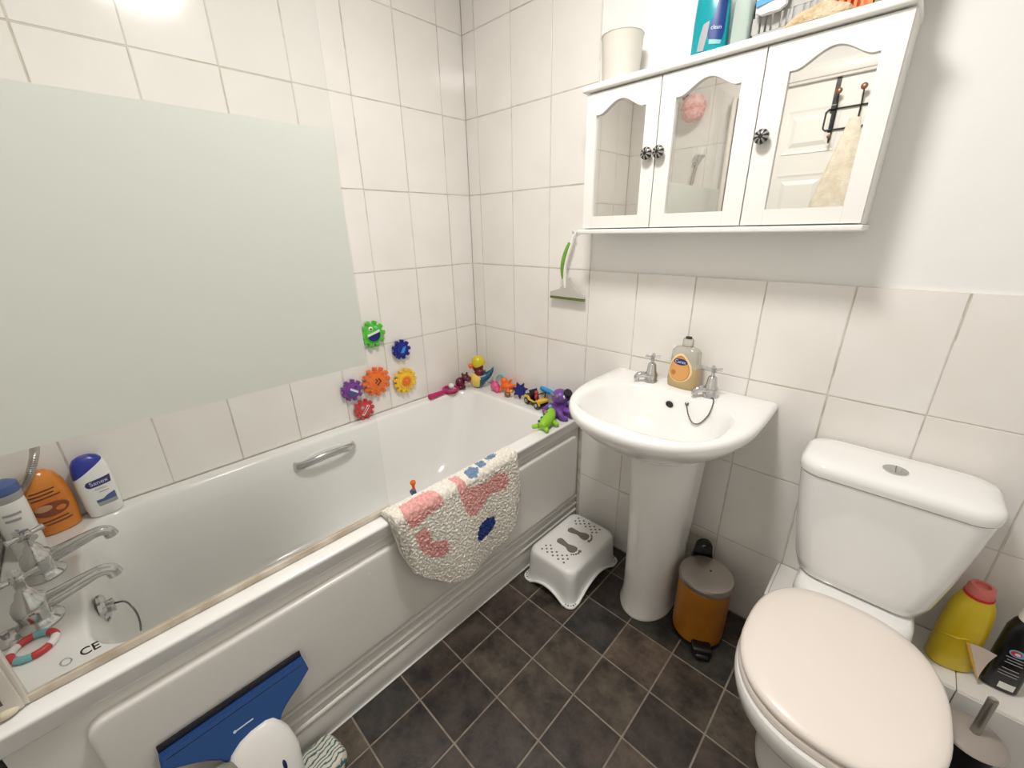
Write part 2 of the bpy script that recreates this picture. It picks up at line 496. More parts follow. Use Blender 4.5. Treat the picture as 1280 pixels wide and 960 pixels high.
# floor
FX, FY, FS = 0.7781, -1.143, 0.1672
gx = [FX + FS * k for k in range(-2, 10)]
gy = [FY + FS * k for k in range(-4, 8)]
for a, b in zip(gx, gx[1:]):
    for c, d in zip(gy, gy[1:]):
        a2, b2, c2, d2 = max(a, 0.62), min(b, RX1), max(c, RY0), min(d, -0.001)
        if b2 - a2 < 0.02 or d2 - c2 < 0.01: continue
        lay_tile(floor, T((a2 + b2) / 2, (c2 + d2) / 2, 0), b2 - a2, d2 - c2, 'floor_tile', t=0.0014, bev=0.0011, gap=0.0048, jit=0)

# boxed-in ledge behind the toilet, tiled
lg = struct('ledge', box(1.4768, RX1, -0.162, 0.0, 0.0, 0.292), 'grout')
xs = [1.4768, 1.679, 1.8793, 2.08, RX1]
for a, b in zip(xs, xs[1:]):
    lay_tile(lg, T((a + b) / 2, -0.0845, 0.30), b - a, 0.169)
    lay_tile(lg, T((a + b) / 2, -0.17, 0.1485) @ M_BACK, b - a, 0.297)
M_LEND = Matrix(((0, 0, -1, 0), (-1, 0, 0, 0), (0, 1, 0, 0), (0, 0, 0, 1)))
lay_tile(lg, T(1.4690, -0.0845, 0.1485) @ M_LEND, 0.169, 0.297)
lg['label'] = 'white tiled boxed-in ledge behind the toilet'

# door with six raised panels, its frame
door = struct('door_1', box(DX0 + 0.004, DX1 - 0.004, RY0 - 0.05, RY0 - 0.012, 0.005, DH - 0.004), 'door_white')
def door_panel(x0, x1, z0, z1):
    L0 = [(x0, z0), (x1, z0), (x1, z1), (x0, z1)]
    def lp(i, y): return [(x0 + i, y, z0 + i), (x1 - i, y, z0 + i), (x1 - i, y, z1 - i), (x0 + i, y, z1 - i)]
    obj('panel', loft([lp(0, RY0 - 0.0125), lp(0.0, RY0 - 0.008), lp(0.012, RY0 - 0.011), lp(0.03, RY0 - 0.0115), lp(0.05, RY0 - 0.004)], True, True), 'door_white', door, smooth=False)
for x0, x1 in ((0.90, 1.13), (1.23, 1.46)):
    for z0, z1 in ((1.70, 1.90), (0.98, 1.60), (0.22, 0.86)): door_panel(x0, x1, z0, z1)
obj('door_handle', merge(tube([(1.49, RY0 - 0.012, 1.0), (1.49, RY0 + 0.04, 1.0), (1.38, RY0 + 0.045, 1.0)], 0.008), box(1.47, 1.51, RY0 - 0.012, RY0 - 0.006, 0.93, 1.07, 0.002)), 'brushed_steel', door)
def arch(x0, x1, z0, z1):
    return merge(box(x0, x1, RY0 - TT, RY0 + 0.008, z0, z1, 0.002), box(x0 + 0.012, x1 - 0.006, RY0, RY0 + 0.016, z0 + 0.0, z1 - 0.006, 0.004))
struct('trim_1', merge(box(0.735, DX0 + 0.006, RY0 - TT, RY0 + 0.008, 0, DH + 0.07, 0.003), box(0.75, DX0 - 0.006, RY0, RY0 + 0.016, 0, DH + 0.055, 0.005)), 'door_white')
struct('trim_2', merge(box(DX1 - 0.006, DX1 + 0.065, RY0 - TT, RY0 + 0.008, 0, DH + 0.07, 0.003), box(DX1 + 0.006, DX1 + 0.05, RY0, RY0 + 0.016, 0, DH + 0.055, 0.005)), 'door_white')
struct('trim_3', merge(box(DX0 + 0.0065, DX1 - 0.0065, RY0 - TT, RY0 + 0.008, DH - 0.006, DH + 0.07, 0.003), box(DX0 + 0.0065, DX1 - 0.0065, RY0, RY0 + 0.016, DH + 0.006, DH + 0.055, 0.005)), 'door_white')

# ------------------------------------------------------------------ ceiling light
t = thing('ceiling_light', 'round flush ceiling light with glowing white diffuser', 'light', (LAMP_POS[0], LAMP_POS[1], RZ1))
obj('base_ring', lathe([(0.0, 0.0), (0.158, 0.0), (0.158, -0.052), (0.148, -0.054), (0.1465, -0.0495), (0.0, -0.0495)], 40), 'white_plastic', t)  # drum side deepened to block sideways light; the fixture is out of view
mat('lamp_glow', (1, 0.95, 0.86, 1), 0.5, emit=(1.0, 0.965, 0.93, 1), estr=LAMP_STRENGTH)
obj('diffuser', lathe([(0.146, -0.050), (0.140, -0.056), (0.115, -0.063), (0.08, -0.068), (0.04, -0.071), (0.0, -0.072)], 40), 'lamp_glow', t)

# ------------------------------------------------------------------ bathtub
RIM = 0.6
bt = thing('bathtub', 'white acrylic bathtub set along the tiled wall', 'bathtub', (0.345, -0.84, 0.0))
def bl(x0, x1, y0, y1, r, z): return rr(x0, x1, y0, y1, r, z, 10)
X0, X1, Y0, Y1 = 0.045, 0.632, -1.545, -0.125
tub = []
lps = [bl(0.001, 0.672, -1.678, -0.001, 0.012, 0.544), bl(0.001, 0.675, -1.678, -0.001, 0.012, 0.5455), bl(0.001, 0.677, -1.678, -0.001, 0.012, 0.549), bl(0.001, 0.688, -1.678, -0.001, 0.012, 0.588), bl(0.001, 0.6895, -1.678, -0.001, 0.012, 0.593),
       bl(0.002, 0.6885, -1.677, -0.002, 0.012, 0.597), bl(0.004, 0.685, -1.675, -0.004, 0.012, 0.5995), bl(0.007, 0.680, -1.672, -0.007, 0.012, 0.6), bl(0.012, 0.674, -1.666, -0.013, 0.012, 0.6),
       bl(X0 - 0.010, X1 + 0.010, Y0 - 0.010, Y1 + 0.010, 0.105, 0.6)]
prof = [(-0.003, 0.0), (0.0, 0.0005), (0.004, 0.002), (0.008, 0.006), (0.011, 0.013), (0.014, 0.024), (0.027, 0.06), (0.036, 0.12), (0.046, 0.18), (0.056, 0.24), (0.068, 0.29), (0.09, 0.335), (0.12, 0.36), (0.16, 0.375), (0.21, 0.382)]
for d, h in prof:
    k = h / 0.382
    r_ = 0.10 + 0.02 * min(1, k * 2)
    lps.append(bl(X0 + d, X1 - d, Y0 + d * 0.75, Y1 - d - 0.16 * k ** 1.4, r_, RIM - h))
    if h > 0.055 or h > 0.37:
        tub.append(bl(X0 + d - 0.007, X1 - d + 0.007, Y0 + d * 0.75 - 0.007, Y1 - d - 0.16 * k ** 1.4 + 0.007, r_ + 0.007, RIM - h - 0.007))
tub.reverse()
obj('shell', loft(tub + [bl(0.030, 0.648, -1.56, -0.11, 0.11, 0.542)] + lps, True, True), 'acrylic', bt, world=True, ang=50)

# chrome grip on the far inner side of the bath
def grip():
    pts = [(0.060, -0.985, 0.525), (0.090, -0.975, 0.538), (0.112, -0.935, 0.552), (0.118, -0.87, 0.558), (0.112, -0.805, 0.552), (0.090, -0.765, 0.538), (0.060, -0.755, 0.525)]
    sp = spline(pts, 6)
    lo = []
    for i, p in enumerate(sp):
        q = i / (len(sp) - 1)
        hgt = 0.0145 + 0.012 * abs(2 * q - 1) ** 3
        tn = (sp[min(i + 1, len(sp) - 1)] - sp[max(i - 1, 0)]).normalized()
        nrm = Vector((tn.y, -tn.x, 0)).normalized()
        lo.append([p + nrm * (0.009 * math.cos(a)) + Vector((0, 0, 1)) * (hgt * math.sin(a)) for a in [2 * PI * k / 12 for k in range(12)]])
    return loft(lo)
obj('grab_handle', grip(), 'chrome', bt, world=True)
# dished recess plate below the grip
obj('handle_recess', xf(ell((0, 0, 0), 0.006, 0.118, 0.05), T(0.070, -0.87, 0.515)), 'acrylic', bt, world=True)

# overflow and waste at the tap end
ov = obj('overflow', merge(xf(lathe([(0, 0), (0.034, 0), (0.034, 0.006), (0.028, 0.012), (0.0, 0.013)], 24), T(0.40, -1.528, 0.545) @ RX(-PI / 2)),
                           xf(lathe([(0, 0.012), (0.014, 0.012), (0.016, 0.024), (0.0, 0.026)], 16), T(0.40, -1.528, 0.545) @ RX(-PI / 2))), 'chrome', bt, world=True)
obj('plug_wire', tube(spline([(0.405, -1.505, 0.55), (0.42, -1.485, 0.55), (0.44, -1.475, 0.53), (0.445, -1.475, 0.50), (0.44, -1.48, 0.47)], 6), 0.0022, 6), 'dark_chrome', bt, world=True)

def bath_tap(x, y, rzh):
    tp = obj('tap', xf(lathe([(0.0, 0.0), (0.036, 0.0), (0.037, 0.005), (0.034, 0.010), (0.028, 0.015), (0.026, 0.024), (0.0285, 0.036), (0.0285, 0.052), (0.024, 0.063), (0.017, 0.070), (0.015, 0.078), (0.012, 0.086), (0.0085, 0.090), (0.008, 0.108), (0.0, 0.108)], 24), T(x, y, RIM)), 'chrome', bt, world=True)
    sp = spline([(x, y + 0.012, RIM + 0.042), (x, y + 0.045, RIM + 0.048), (x, y + 0.08, RIM + 0.056), (x, y + 0.106, RIM + 0.060), (x, y + 0.122, RIM + 0.053), (x, y + 0.126, RIM + 0.038)], 5)
    n = len(sp)
    obj('spout', tube(sp, [0.018 - 0.0055 * min(1, i / (n * 0.5)) + 0.002 * max(0, i / n - 0.7) / 0.3 for i in range(n)], 12), 'chrome', tp, world=True)
    hd = merge(ell((0, 0, 0.004), 0.012, 0.012, 0.010), lathe([(0, 0.010), (0.009, 0.010), (0.009, 0.016), (0, 0.017)], 16))
    for k in range(4):
        a = k * PI / 2
        hd = merge(hd, tube([(0.008 * math.cos(a), 0.008 * math.sin(a), 0.004), (0.024 * math.cos(a), 0.024 * math.sin(a), 0.005), (0.031 * math.cos(a), 0.031 * math.sin(a), 0.005)], [0.005, 0.006, 0.0075], 10))
    obj('cross_handle', xf(hd, T(x, y, RIM + 0.112) @ RZ(rzh)), 'chrome', tp, world=True)
bath_tap(0.25, -1.60, 0.5)
bath_tap(0.43, -1.605, 0.2)

# bath panel
bp_ = obj('side_panel', box(0.640, 0.662, -1.665, -0.006, 0.0, 0.541, 0.0015), 'panel_plastic', bt, world=True)
def rf(i, x, r): return [(x, p[0], p[1]) for p in rr(-1.575 + i, -0.035 - i, 0.205 + i, 0.512 - i, r, 0, 6)]
obj('raised_field', loft([rf(0.0, 0.660, 0.03), rf(0.0, 0.676, 0.03), rf(0.0015, 0.6795, 0.029), rf(0.005, 0.6815, 0.027), rf(0.011, 0.682, 0.022), rf(0.03, 0.682, 0.018)]), 'panel_plastic', bp_, world=True, ang=60)
for z in (0.175, 0.137, 0.10):
    obj('moulding', tube([(0.6615, -1.66, z), (0.6615, -0.008, z)], 0.008, 10), 'panel_plastic', bp_, world=True)
obj('plinth', box(0.652, 0.665, -1.665, -0.006, 0.0, 0.085, 0.002), 'panel_plastic', bp_, world=True)
obj('sealant_strip', tube([(0.667, -1.66, 0.002), (0.667, -0.008, 0.002)], 0.003, 6), 'white_plastic', bp_, world=True)

# shower screen
ss = thing('shower_screen', 'glass shower screen with a frosted band standing on the bath rim', 'shower screen', (0.645, -1.66, RIM))
obj('glass_pane', box(0.642, 0.648, -1.625, -0.92, 0.618, 2.0, 0.001, 1), 'clear_glass', ss, world=True)
bm = bmesh.new()      # etched coating on the inner face of the pane
bm.faces.new([bm.verts.new(p) for p in ((0.6416, -1.625, 1.041), (0.6416, -0.9205, 1.041), (0.6416, -0.9205, 1.547), (0.6416, -1.625, 1.547))])
obj('frosted_band', bm, 'frosted', ss, world=True, smooth=False)
obj('wall_channel', merge(box(0.634, 0.656, RY0 + 0.0005, -1.618, 0.605, 2.01, 0.002), box(0.638, 0.652, -1.619, -1.612, 0.605, 2.01, 0.001)), 'white_wear', ss, world=True)
obj('channel_insert', box(0.656, 0.6575, -1.665, -1.635, 0.63, 2.0), 'dark_chrome', ss, world=True)
obj('bottom_seal', merge(box(0.640, 0.650, -1.615, -0.915, 0.6015, 0.6175, 0.002), box(0.630, 0.641, -1.615, -0.915, 0.6015, 0.606, 0.001)), 'seal', ss, world=True)
obj('limescale_crust', xf(ell((0, 0, 0), 0.010, 0.018, 0.008), T(0.655, -1.640, 0.610)), 'limescale', ss, world=True)
obj('glass_marking', xf(text_bm('CE', 0.022, 0.0006, 0.0003), T(0.6485, -1.527, 0.646) @ YZ), 'ink', ss, world=True, smooth=False)
obj('glass_ring_mark', xf(ring((0, 0, 0), 0.0068, 0.0012, 'Z', 20, 6), T(0.6490, -1.558, 0.645) @ YZ), 'label_grey', ss, world=True)
obj('hinge_bar', tube([(0.66, -1.640, 1.86), (0.672, -1.640, 1.865), (0.672, -1.640, 1.985), (0.66, -1.640, 1.99)], 0.005, 8), 'chrome', ss, world=True)

# striped bath ring lying on the tap end of the rim
rg = thing('striped_ring', 'small red white and teal striped ring beside the bath tap', 'ring', (0.505, -1.612, RIM))
for k in range(8):
    pts = []
    for i in range(7):
        a = 2 * PI * (k + i / 6) / 8
        pts.append((0.03 * math.cos(a), 0.03 * math.sin(a), 0.007))
    obj('band', tube(pts, 0.007, 10), ['toy_red', 'toy_white', 'toy_red', 'toy_aqua'][k % 4], rg)
o = obj('reflection_disc', xf(lathe([(0.0, 0.0), (0.028, 0.0), (0.03, 0.004), (0.02, 0.010), (0.006, 0.011), (0.006, 0.02), (0.0, 0.021)], 24), Matrix()), 'chrome')  # added chrome disc, standing in for a round grey reflection
o.location = (0.44, -1.65, RIM); tag(o, 'added chrome disc standing in for a reflection behind the striped ring', 'disc')

# shower riser, hose and hanging puff at the tap end
sr = thing('shower_hose', 'ribbed metal shower hose hanging at the bath tap end', 'shower hose', (0.078, -1.64, 0.68))
hp = spline([(0.49, RY0 + 0.045, 1.755), (0.44, RY0 + 0.09, 1.45), (0.30, RY0 + 0.13, 1.12), (0.13, -1.538, 0.93), (0.080, -1.549, 0.856), (0.074, -1.573, 0.797), (0.076, -1.603, 0.752), (0.076, -1.64, 0.71), (0.076, -1.664, 0.68)], 26)
obj('hose', tube(hp, [0.0068 + (0.0026 if i % 2 else 0.0) for i in range(len(hp))], 10), 'brushed_steel', sr, world=True)
obj('hose_outlet', box(0.061, 0.091, RY0 + 0.0005, -1.662, 0.655, 0.695, 0.004), 'chrome', sr, world=True)
hh = obj('holder', box(0.47, 0.51, RY0 + 0.0005, RY0 + 0.055, 1.745, 1.785, 0.006), 'white_plastic', sr, world=True)

pf = thing('bath_puff', 'pink bath puff hanging from a white hook', 'bath puff', (0.43, RY0 + 0.07, 1.86))
bm = ell((0.43, RY0 + 0.075, 1.99), 0.068, 0.055, 0.07, 28, 20)
for v in bm.verts:
    d = (v.co - Vector((0.43, RY0 + 0.075, 1.99)))
    v.co += d.normalized() * 0.006 * math.sin(d.x * 260) * math.sin(d.z * 230 + d.y * 150)
obj('mesh_ball', bm, 'pink_puff', pf, world=True)
obj('ribbon', tube(spline([(0.385, RY0 + 0.07, 2.03), (0.36, RY0 + 0.05, 2.06), (0.36, RY0 + 0.02, 2.08)], 5), 0.012, 8), 'dark_purple', pf, world=True)
wk = obj('wall_hook', merge(xf(lathe([(0, 0), (0.018, 0), (0.018, 0.004), (0, 0.005)], 20), T(0.36, RY0 + 0.0005, 2.08) @ RX(-PI / 2)), tube([(0.36, RY0 + 0.004, 2.08), (0.36, RY0 + 0.02, 2.078), (0.36, RY0 + 0.026, 2.09)], 0.004, 8)), 'white_plastic')
tag(wk, 'small white hook on tiles holding the pink puff', 'hook')
rz_ = thing('hanging_razor', 'small pink razor hanging on the tiles below the hose holder', 'razor', (0.46, RY0 + 0.01, 1.62))
obj('razor_handle', tube([(0.455, RY0 + 0.012, 1.60), (0.455, RY0 + 0.016, 1.66), (0.455, RY0 + 0.012, 1.70)], [0.005, 0.006, 0.004], 8), 'seat_stain', rz_, world=True)
obj('razor_hanger', box(0.44, 0.47, RY0 + 0.0005, RY0 + 0.02, 1.70, 1.715, 0.003), 'chrome', rz_, world=True)

# over-door hook rack and towel
hk = thing('hook_rack', 'black wire over-door hook rack with copper tips', 'hook rack', (1.13, RY0 - 0.012, 1.80))
yd = RY0 - 0.0115
obj('strap', box(1.085, 1.105, yd, yd + 0.003, 1.78, DH - 0.003), 'black_plastic', hk, world=True)
obj('wire_frame', merge(tube([(1.08, yd + 0.008, 1.88), (1.30, yd + 0.008, 1.88), (1.31, yd + 0.008, 1.87), (1.31, yd + 0.008, 1.80), (1.30, yd + 0.008, 1.79), (1.08, yd + 0.008, 1.79), (1.07, yd + 0.008, 1.80), (1.07, yd + 0.008, 1.87)], 0.004, 8, closed=True)), 'black_plastic', hk, world=True)
for x in (1.11, 1.205, 1.29):
    obj('hook', tube(spline([(x, yd + 0.012, 1.88), (x, yd + 0.014, 1.79), (x, yd + 0.02, 1.745), (x, yd + 0.04, 1.73), (x, yd + 0.052, 1.75)], 5), 0.0035, 8), 'black_plastic', hk, world=True)
    obj('hook_arm', tube([(x, yd + 0.012, 1.88), (x, yd + 0.03, 1.93), (x, yd + 0.045, 1.945)], 0.0035, 8), 'black_plastic', hk, world=True)
    obj('hook_tip', ell((x, yd + 0.047, 1.947), 0.014, 0.008, 0.014), 'copper', hk, world=True)
    obj('hook_tip', ell((x, yd + 0.053, 1.755), 0.009), 'copper', hk, world=True)
# towel: gathered at the hook, fanning out below
lo = []
for k in range(18):
    q = k / 17
    z = 1.815 - 0.52 * q
    wd = 0.022 + 0.075 * min(1, q * 1.5)
    lp = []
    for i in range(36):
        a = 2 * PI * i / 36
        fold = 1 + 0.35 * math.sin(5 * a + 1.0 + q) * min(1, q * 3)
        lp.append((1.205 - 0.02 * q + wd * math.cos(a), yd + 0.088 + (0.012 + 0.012 * q) * math.sin(a) * fold, z + 0.03 * q * math.cos(a)))
    lo.append(lp)
tw = obj('hand_towel', loft(lo), 'towel')
tag(tw, 'cream hand towel hanging from the door hook rack', 'towel')

# ------------------------------------------------------------------ washbasin on pedestal
ws = thing('washbasin', 'white ceramic washbasin on a full pedestal', 'washbasin', (1.1, -0.2, 0.0))
CX = 1.098
def basin_loop(hw, fr, z, back=-0.002, e=2.25, sh=0.17, n=40):
    """D shape: straight sides near the wall, elliptical front; hw half width, fr front depth"""
    pts = []
    ycen = back - sh
    pts.append((CX + hw * 0.995, back, z))
    pts.append((CX + hw, back - sh * 0.5, z))
    for i in range(n + 1):
        a = -PI * i / n
        c, s = math.cos(a), math.sin(a)
        pts.append((CX + hw * math.copysign(abs(c) ** (2 / e), c), ycen + (fr - sh) * -(abs(s) ** (2 / e)), z))
    pts.append((CX - hw, back - sh * 0.5, z))
    pts.append((CX - hw * 0.995, back, z))
    # back edge
    for k in range(1, 30): pts.append((CX - hw + 2 * hw * k / 30, back, z))
    return pts
BZ = 0.845
lps = [basin_loop(0.10, 0.24, 0.66, sh=0.10), basin_loop(0.125, 0.30, 0.675, sh=0.11), basin_loop(0.185, 0.385, 0.72, sh=0.13), basin_loop(0.235, 0.45, 0.765, sh=0.15), basin_loop(0.262, 0.485, 0.80), basin_loop(0.272, 0.496, 0.815), basin_loop(0.2745, 0.4985, 0.83), basin_loop(0.272, 0.496, 0.840), basin_loop(0.264, 0.489, BZ)]
N_ = len(lps[0])
def inner_loop(hw, y0, y1, z, e):
    """bowl opening: matched by direction to the rim loop points"""
    cy, b = (y0 + y1) / 2, abs(y1 - y0) / 2
    ref = lps[-1]
    pts = []
    for p in ref:
        dx, dy = (p[0] - CX) / 0.264, (p[1] - (-0.25)) / 0.245
        t = math.atan2(dy, dx)
        c, s = math.cos(t), math.sin(t)
        pts.append((CX + hw * math.copysign(abs(c) ** (2 / e), c), cy + b * math.copysign(abs(s) ** (2 / e), s), z))
    return pts
for hw, a, b, z, e in ((0.222, -0.108, -0.452, BZ, 2.7), (0.217, -0.112, -0.447, BZ - 0.003, 2.7), (0.211, -0.117, -0.441, BZ - 0.012, 2.6), (0.200, -0.124, -0.43, BZ - 0.04, 2.5), (0.185, -0.132, -0.41, BZ - 0.075, 2.4), (0.155, -0.15, -0.375, BZ - 0.11, 2.2), (0.105, -0.18, -0.325, BZ - 0.133, 2), (0.05, -0.225, -0.28, BZ - 0.142, 2), (0.022, -0.235, -0.268, BZ - 0.144, 2)):
    lps.append(inner_loop(hw, a, b, z, e))
obj('bowl', loft(lps), 'ceramic', ws, world=True, ang=55)
obj('waste', lathe([(0, 0), (0.022, 0), (0.022, 0.002), (0.016, 0.003), (0.0, 0.001)], 20, (CX, -0.2515, BZ - 0.1435)), 'chrome', ws, world=True)
PX, PY = 1.11, -0.175
lp = []
for z, hw, fy in ((0.0, 0.094, 0.130), (0.006, 0.095, 0.131), (0.012, 0.094, 0.130), (0.03, 0.088, 0.123), (0.10, 0.087, 0.118), (0.25, 0.091, 0.116), (0.45, 0.099, 0.118), (0.60, 0.106, 0.122), (0.68, 0.112, 0.128)):
    q = []
    for i in range(33):
        a = -PI * i / 32
        q.append((PX + hw * math.cos(a), PY + 0.03 + (fy) * math.sin(a), z))
    q.append((PX - hw, PY + 0.10, z)); q.append((PX + hw, PY + 0.10, z))
    lp.append(q)
obj('pedestal', loft(lp), 'ceramic', ws, world=True, ang=50)
# overflow hole: chrome-less dark recess with a rim
oh = obj('overflow_hole', xf(lathe([(0, 0), (0.0105, 0), (0.0125, 0.001), (0.0125, 0.003), (0.010, 0.0035), (0.009, -0.0), (0.0, 0.0005)], 20), T(1.094, -0.129, 0.806) @ RX(PI / 2 + 0.25)), 'dark_hole', ws, world=True)
def basin_tap(x, y):
    tp = obj('tap', lathe([(0, 0), (0.023, 0), (0.023, 0.006), (0.020, 0.012), (0.022, 0.026), (0.0195, 0.034), (0.0165, 0.038), (0.013, 0.064), (0.010, 0.068), (0.0055, 0.070), (0.0055, 0.088), (0.0, 0.088)], 20, (x, y, BZ)), 'chrome', ws, world=True)
    d = Vector((-0.72, -0.69, 0)).normalized()
    b = Vector((x, y, BZ))
    sp = spline([b + d * 0.008 + Vector((0, 0, 0.022)), b + d * 0.026 + Vector((0, 0, 0.026)), b + d * 0.040 + Vector((0, 0, 0.026)), b + d * 0.049 + Vector((0, 0, 0.019)), b + d * 0.050 + Vector((0, 0, 0.009))], 5)
    obj('spout', tube(sp, [0.012 - 0.003 * i / len(sp) for i in range(len(sp))], 12), 'chrome', tp, world=True)
    hd = merge(ell((x, y, BZ + 0.088), 0.007, 0.007, 0.006), lathe([(0, 0), (0.007, 0), (0.007, 0.004), (0, 0.005)], 14, (x, y, BZ + 0.091)))
    for k in range(4):
        a = k * PI / 2 + 0.35
        hd = merge(hd, tube([(x + 0.005 * math.cos(a), y + 0.005 * math.sin(a), BZ + 0.089), (x + 0.024 * math.cos(a), y + 0.024 * math.sin(a), BZ + 0.091)], [0.004, 0.0058], 8))
    obj('cross_handle', hd, 'chrome', tp, world=True)
    return tp
basin_tap(0.995, -0.072)
basin_tap(1.197, -0.080)
ch = spline([(1.212, -0.098, BZ + 0.004), (1.222, -0.118, BZ + 0.003), (1.226, -0.141, BZ - 0.012), (1.222, -0.153, BZ - 0.035), (1.206, -0.165, BZ - 0.060), (1.186, -0.163, BZ - 0.066), (1.166, -0.152, BZ - 0.050), (1.150, -0.136, BZ - 0.024)], 8)
cho = obj('plug_chain', tube(ch, [0.0017 + (0.0005 if i % 2 else 0) for i in range(len(ch))], 6), 'dark_chrome', ws, world=True)
obj('chain_stay', xf(lathe([(0, 0), (0.006, 0), (0.006, 0.004), (0.004, 0.006), (0, 0.006)], 14), T(1.149, -0.130, BZ - 0.022) @ RX(PI / 2)), 'dark_chrome', cho, world=True)

# ------------------------------------------------------------------ soap bottle with pump collar (pump head missing)
def bottle_fn(secs, e):
    """secs: (z, half width, half depth)"""
    def f(x, z):
        for (z0, a0, b0), (z1, a1, b1) in zip(secs, secs[1:]):
            if z0 <= z <= z1:
                q = (z - z0) / (z1 - z0 + 1e-9); a = a0 + (a1 - a0) * q; b = b0 + (b1 - b0) * q
                u = min(0.999, abs(x) / a)
                return -b * (1 - u ** e) ** (1 / e)
        return -secs[-1][2]
    return f
def bottle_bm(secs, e, n=32): return loft([sup(0, 0, a, b, z, e, n) for z, a, b in secs])
def decal(poly, f, off, t=0.0004):
    """thin printed patch (x,z polygon) laid on a bottle front; polygon filled as a fan of fine strips"""
    xs_ = [p[0] for p in poly]; x0, x1 = min(xs_), max(xs_)
    bm = bmesh.new(); nn = 24
    prev = None
    for i in range(nn + 1):
        x = x0 + (x1 - x0) * (0.002 + 0.996 * i / nn)
        zs = []
        for k in range(len(poly)):
            (xa, za), (xb, zb) = poly[k - 1], poly[k]
            if (xa - x) * (xb - x) <= 0 and abs(xa - xb) > 1e-9: zs.append(za + (zb - za) * (x - xa) / (xb - xa))
        if len(zs) < 2: continue
        lo_, hi_ = min(zs), max(zs)
        col = [bm.verts.new((x, f(x, lo_ + (hi_ - lo_) * j / 6) - off, lo_ + (hi_ - lo_) * j / 6)) for j in range(7)]
        if prev:
            for j in range(6): bm.faces.new((prev[j], col[j], col[j + 1], prev[j + 1]))
        prev = col
    bmesh.ops.recalc_face_normals(bm, faces=bm.faces)
    ex = bmesh.ops.extrude_face_region(bm, geom=list(bm.faces))
    for v in [g for g in ex['geom'] if isinstance(g, bmesh.types.BMVert)]: v.co.y -= t
    bmesh.ops.recalc_face_normals(bm, faces=bm.faces)
    return bm
def print_text(s, size, x, z, f, off, rot=0.0):
    bm = xf(text_bm(s, size, 0.0004), T(x, 0, z) @ XZ @ RZ(rot))
    for v in bm.verts: v.co.y = f(v.co.x, v.co.z) - off + v.co.y
    return bm
def disc(cx, cz, rx, rz, n=32): return [(cx + rx * math.cos(2 * PI * i / n), cz + rz * math.sin(2 * PI * i / n)) for i in range(n)]

sb = thing('soap_bottle', 'clear amber hand soap bottle on the washbasin', 'soap bottle', (1.098, -0.050, BZ + 0.0008), -0.10)
sb.scale = (1.25, 1.05, 1.17)
ssec = [(0.0, 0.038, 0.024), (0.004, 0.041, 0.026), (0.02, 0.042, 0.027), (0.055, 0.0395, 0.026), (0.085, 0.038, 0.024), (0.105, 0.037, 0.023), (0.114, 0.030, 0.019), (0.119, 0.016, 0.014)]
sf = bottle_fn(ssec, 2.8)
low = [s for s in ssec if s[0] < 0.056] + [(0.062, 0.0392, 0.0257)]
upp = [(0.0622, 0.0392, 0.0257)] + [s for s in ssec if s[0] > 0.07]
obj('soap_level', bottle_bm(low, 2.8), 'soap_amber', sb)
obj('upper_body', bottle_bm(upp, 2.8), 'soap_clear', sb)
obj('collar', lathe([(0, 0.119), (0.014, 0.119), (0.014, 0.138), (0.012, 0.141), (0.0, 0.141)], 20), 'soap_clear', sb)
obj('neck_opening', lathe([(0, 0.1412), (0.008, 0.1412), (0.008, 0.146), (0, 0.146)], 16), 'dark_hole', sb)
def drop(cx, cz, r, h): # teardrop outline, pointed at the top
    return [(cx + r * math.sin(a) * (1 if math.cos(a) < 0.3 else (1 - 0.25 * (math.cos(a) - 0.3) / 0.7)), cz - r * math.cos(a + PI) * (1 if math.cos(a) < 0 else h)) for a in [2 * PI * i / 40 for i in range(40)]]
obj('label', decal(drop(-0.004, 0.052, 0.033, 1.5), sf, 0.0004), 'soap_label', sb)
obj('label_ring', decal(drop(-0.004, 0.050, 0.028, 1.6), sf, 0.0009), 'soap_brown', sb)
obj('label_centre', decal(drop(-0.004, 0.050, 0.0265, 1.55), sf, 0.0014), 'soap_orange', sb)
obj('logo', decal(disc(-0.003, 0.078, 0.019, 0.009), sf, 0.0020), 'label_navy', sb)
obj('logo_text', print_text('Carex', 0.012, -0.003, 0.078, sf, 0.0028), 'print_white', sb, smooth=False)
obj('label_badge', decal(disc(-0.019, 0.045, 0.0065, 0.0075), sf, 0.0020), 'soap_brown', sb)

# ------------------------------------------------------------------ toilet
tl_ = thing('toilet', 'white close-coupled toilet with lid closed', 'toilet', (1.65, -0.35, 0.0))
TX = 1.652
def cis_loop(hw, yb, yf, z, r=0.05, bulge=0.012):
    p = rr(TX - hw, TX + hw, yf, yb, r, z, 8)
    out_ = []
    for x, y, zz in p:
        if y < (yb + yf) / 2: y -= bulge * (1 - ((x - TX) / hw) ** 2)
        out_.append((x, y, zz))
    return out_
obj('cistern', loft([cis_loop(0.120, -0.03, -0.185, 0.447, 0.045), cis_loop(0.132, -0.025, -0.195, 0.456, 0.05), cis_loop(0.142, -0.02, -0.199, 0.49, 0.05), cis_loop(0.157, -0.016, -0.198, 0.58, 0.045), cis_loop(0.170, -0.012, -0.195, 0.68, 0.042), cis_loop(0.178, -0.01, -0.193, 0.747, 0.042)]), 'cistern_ceramic', tl_, world=True, ang=50)
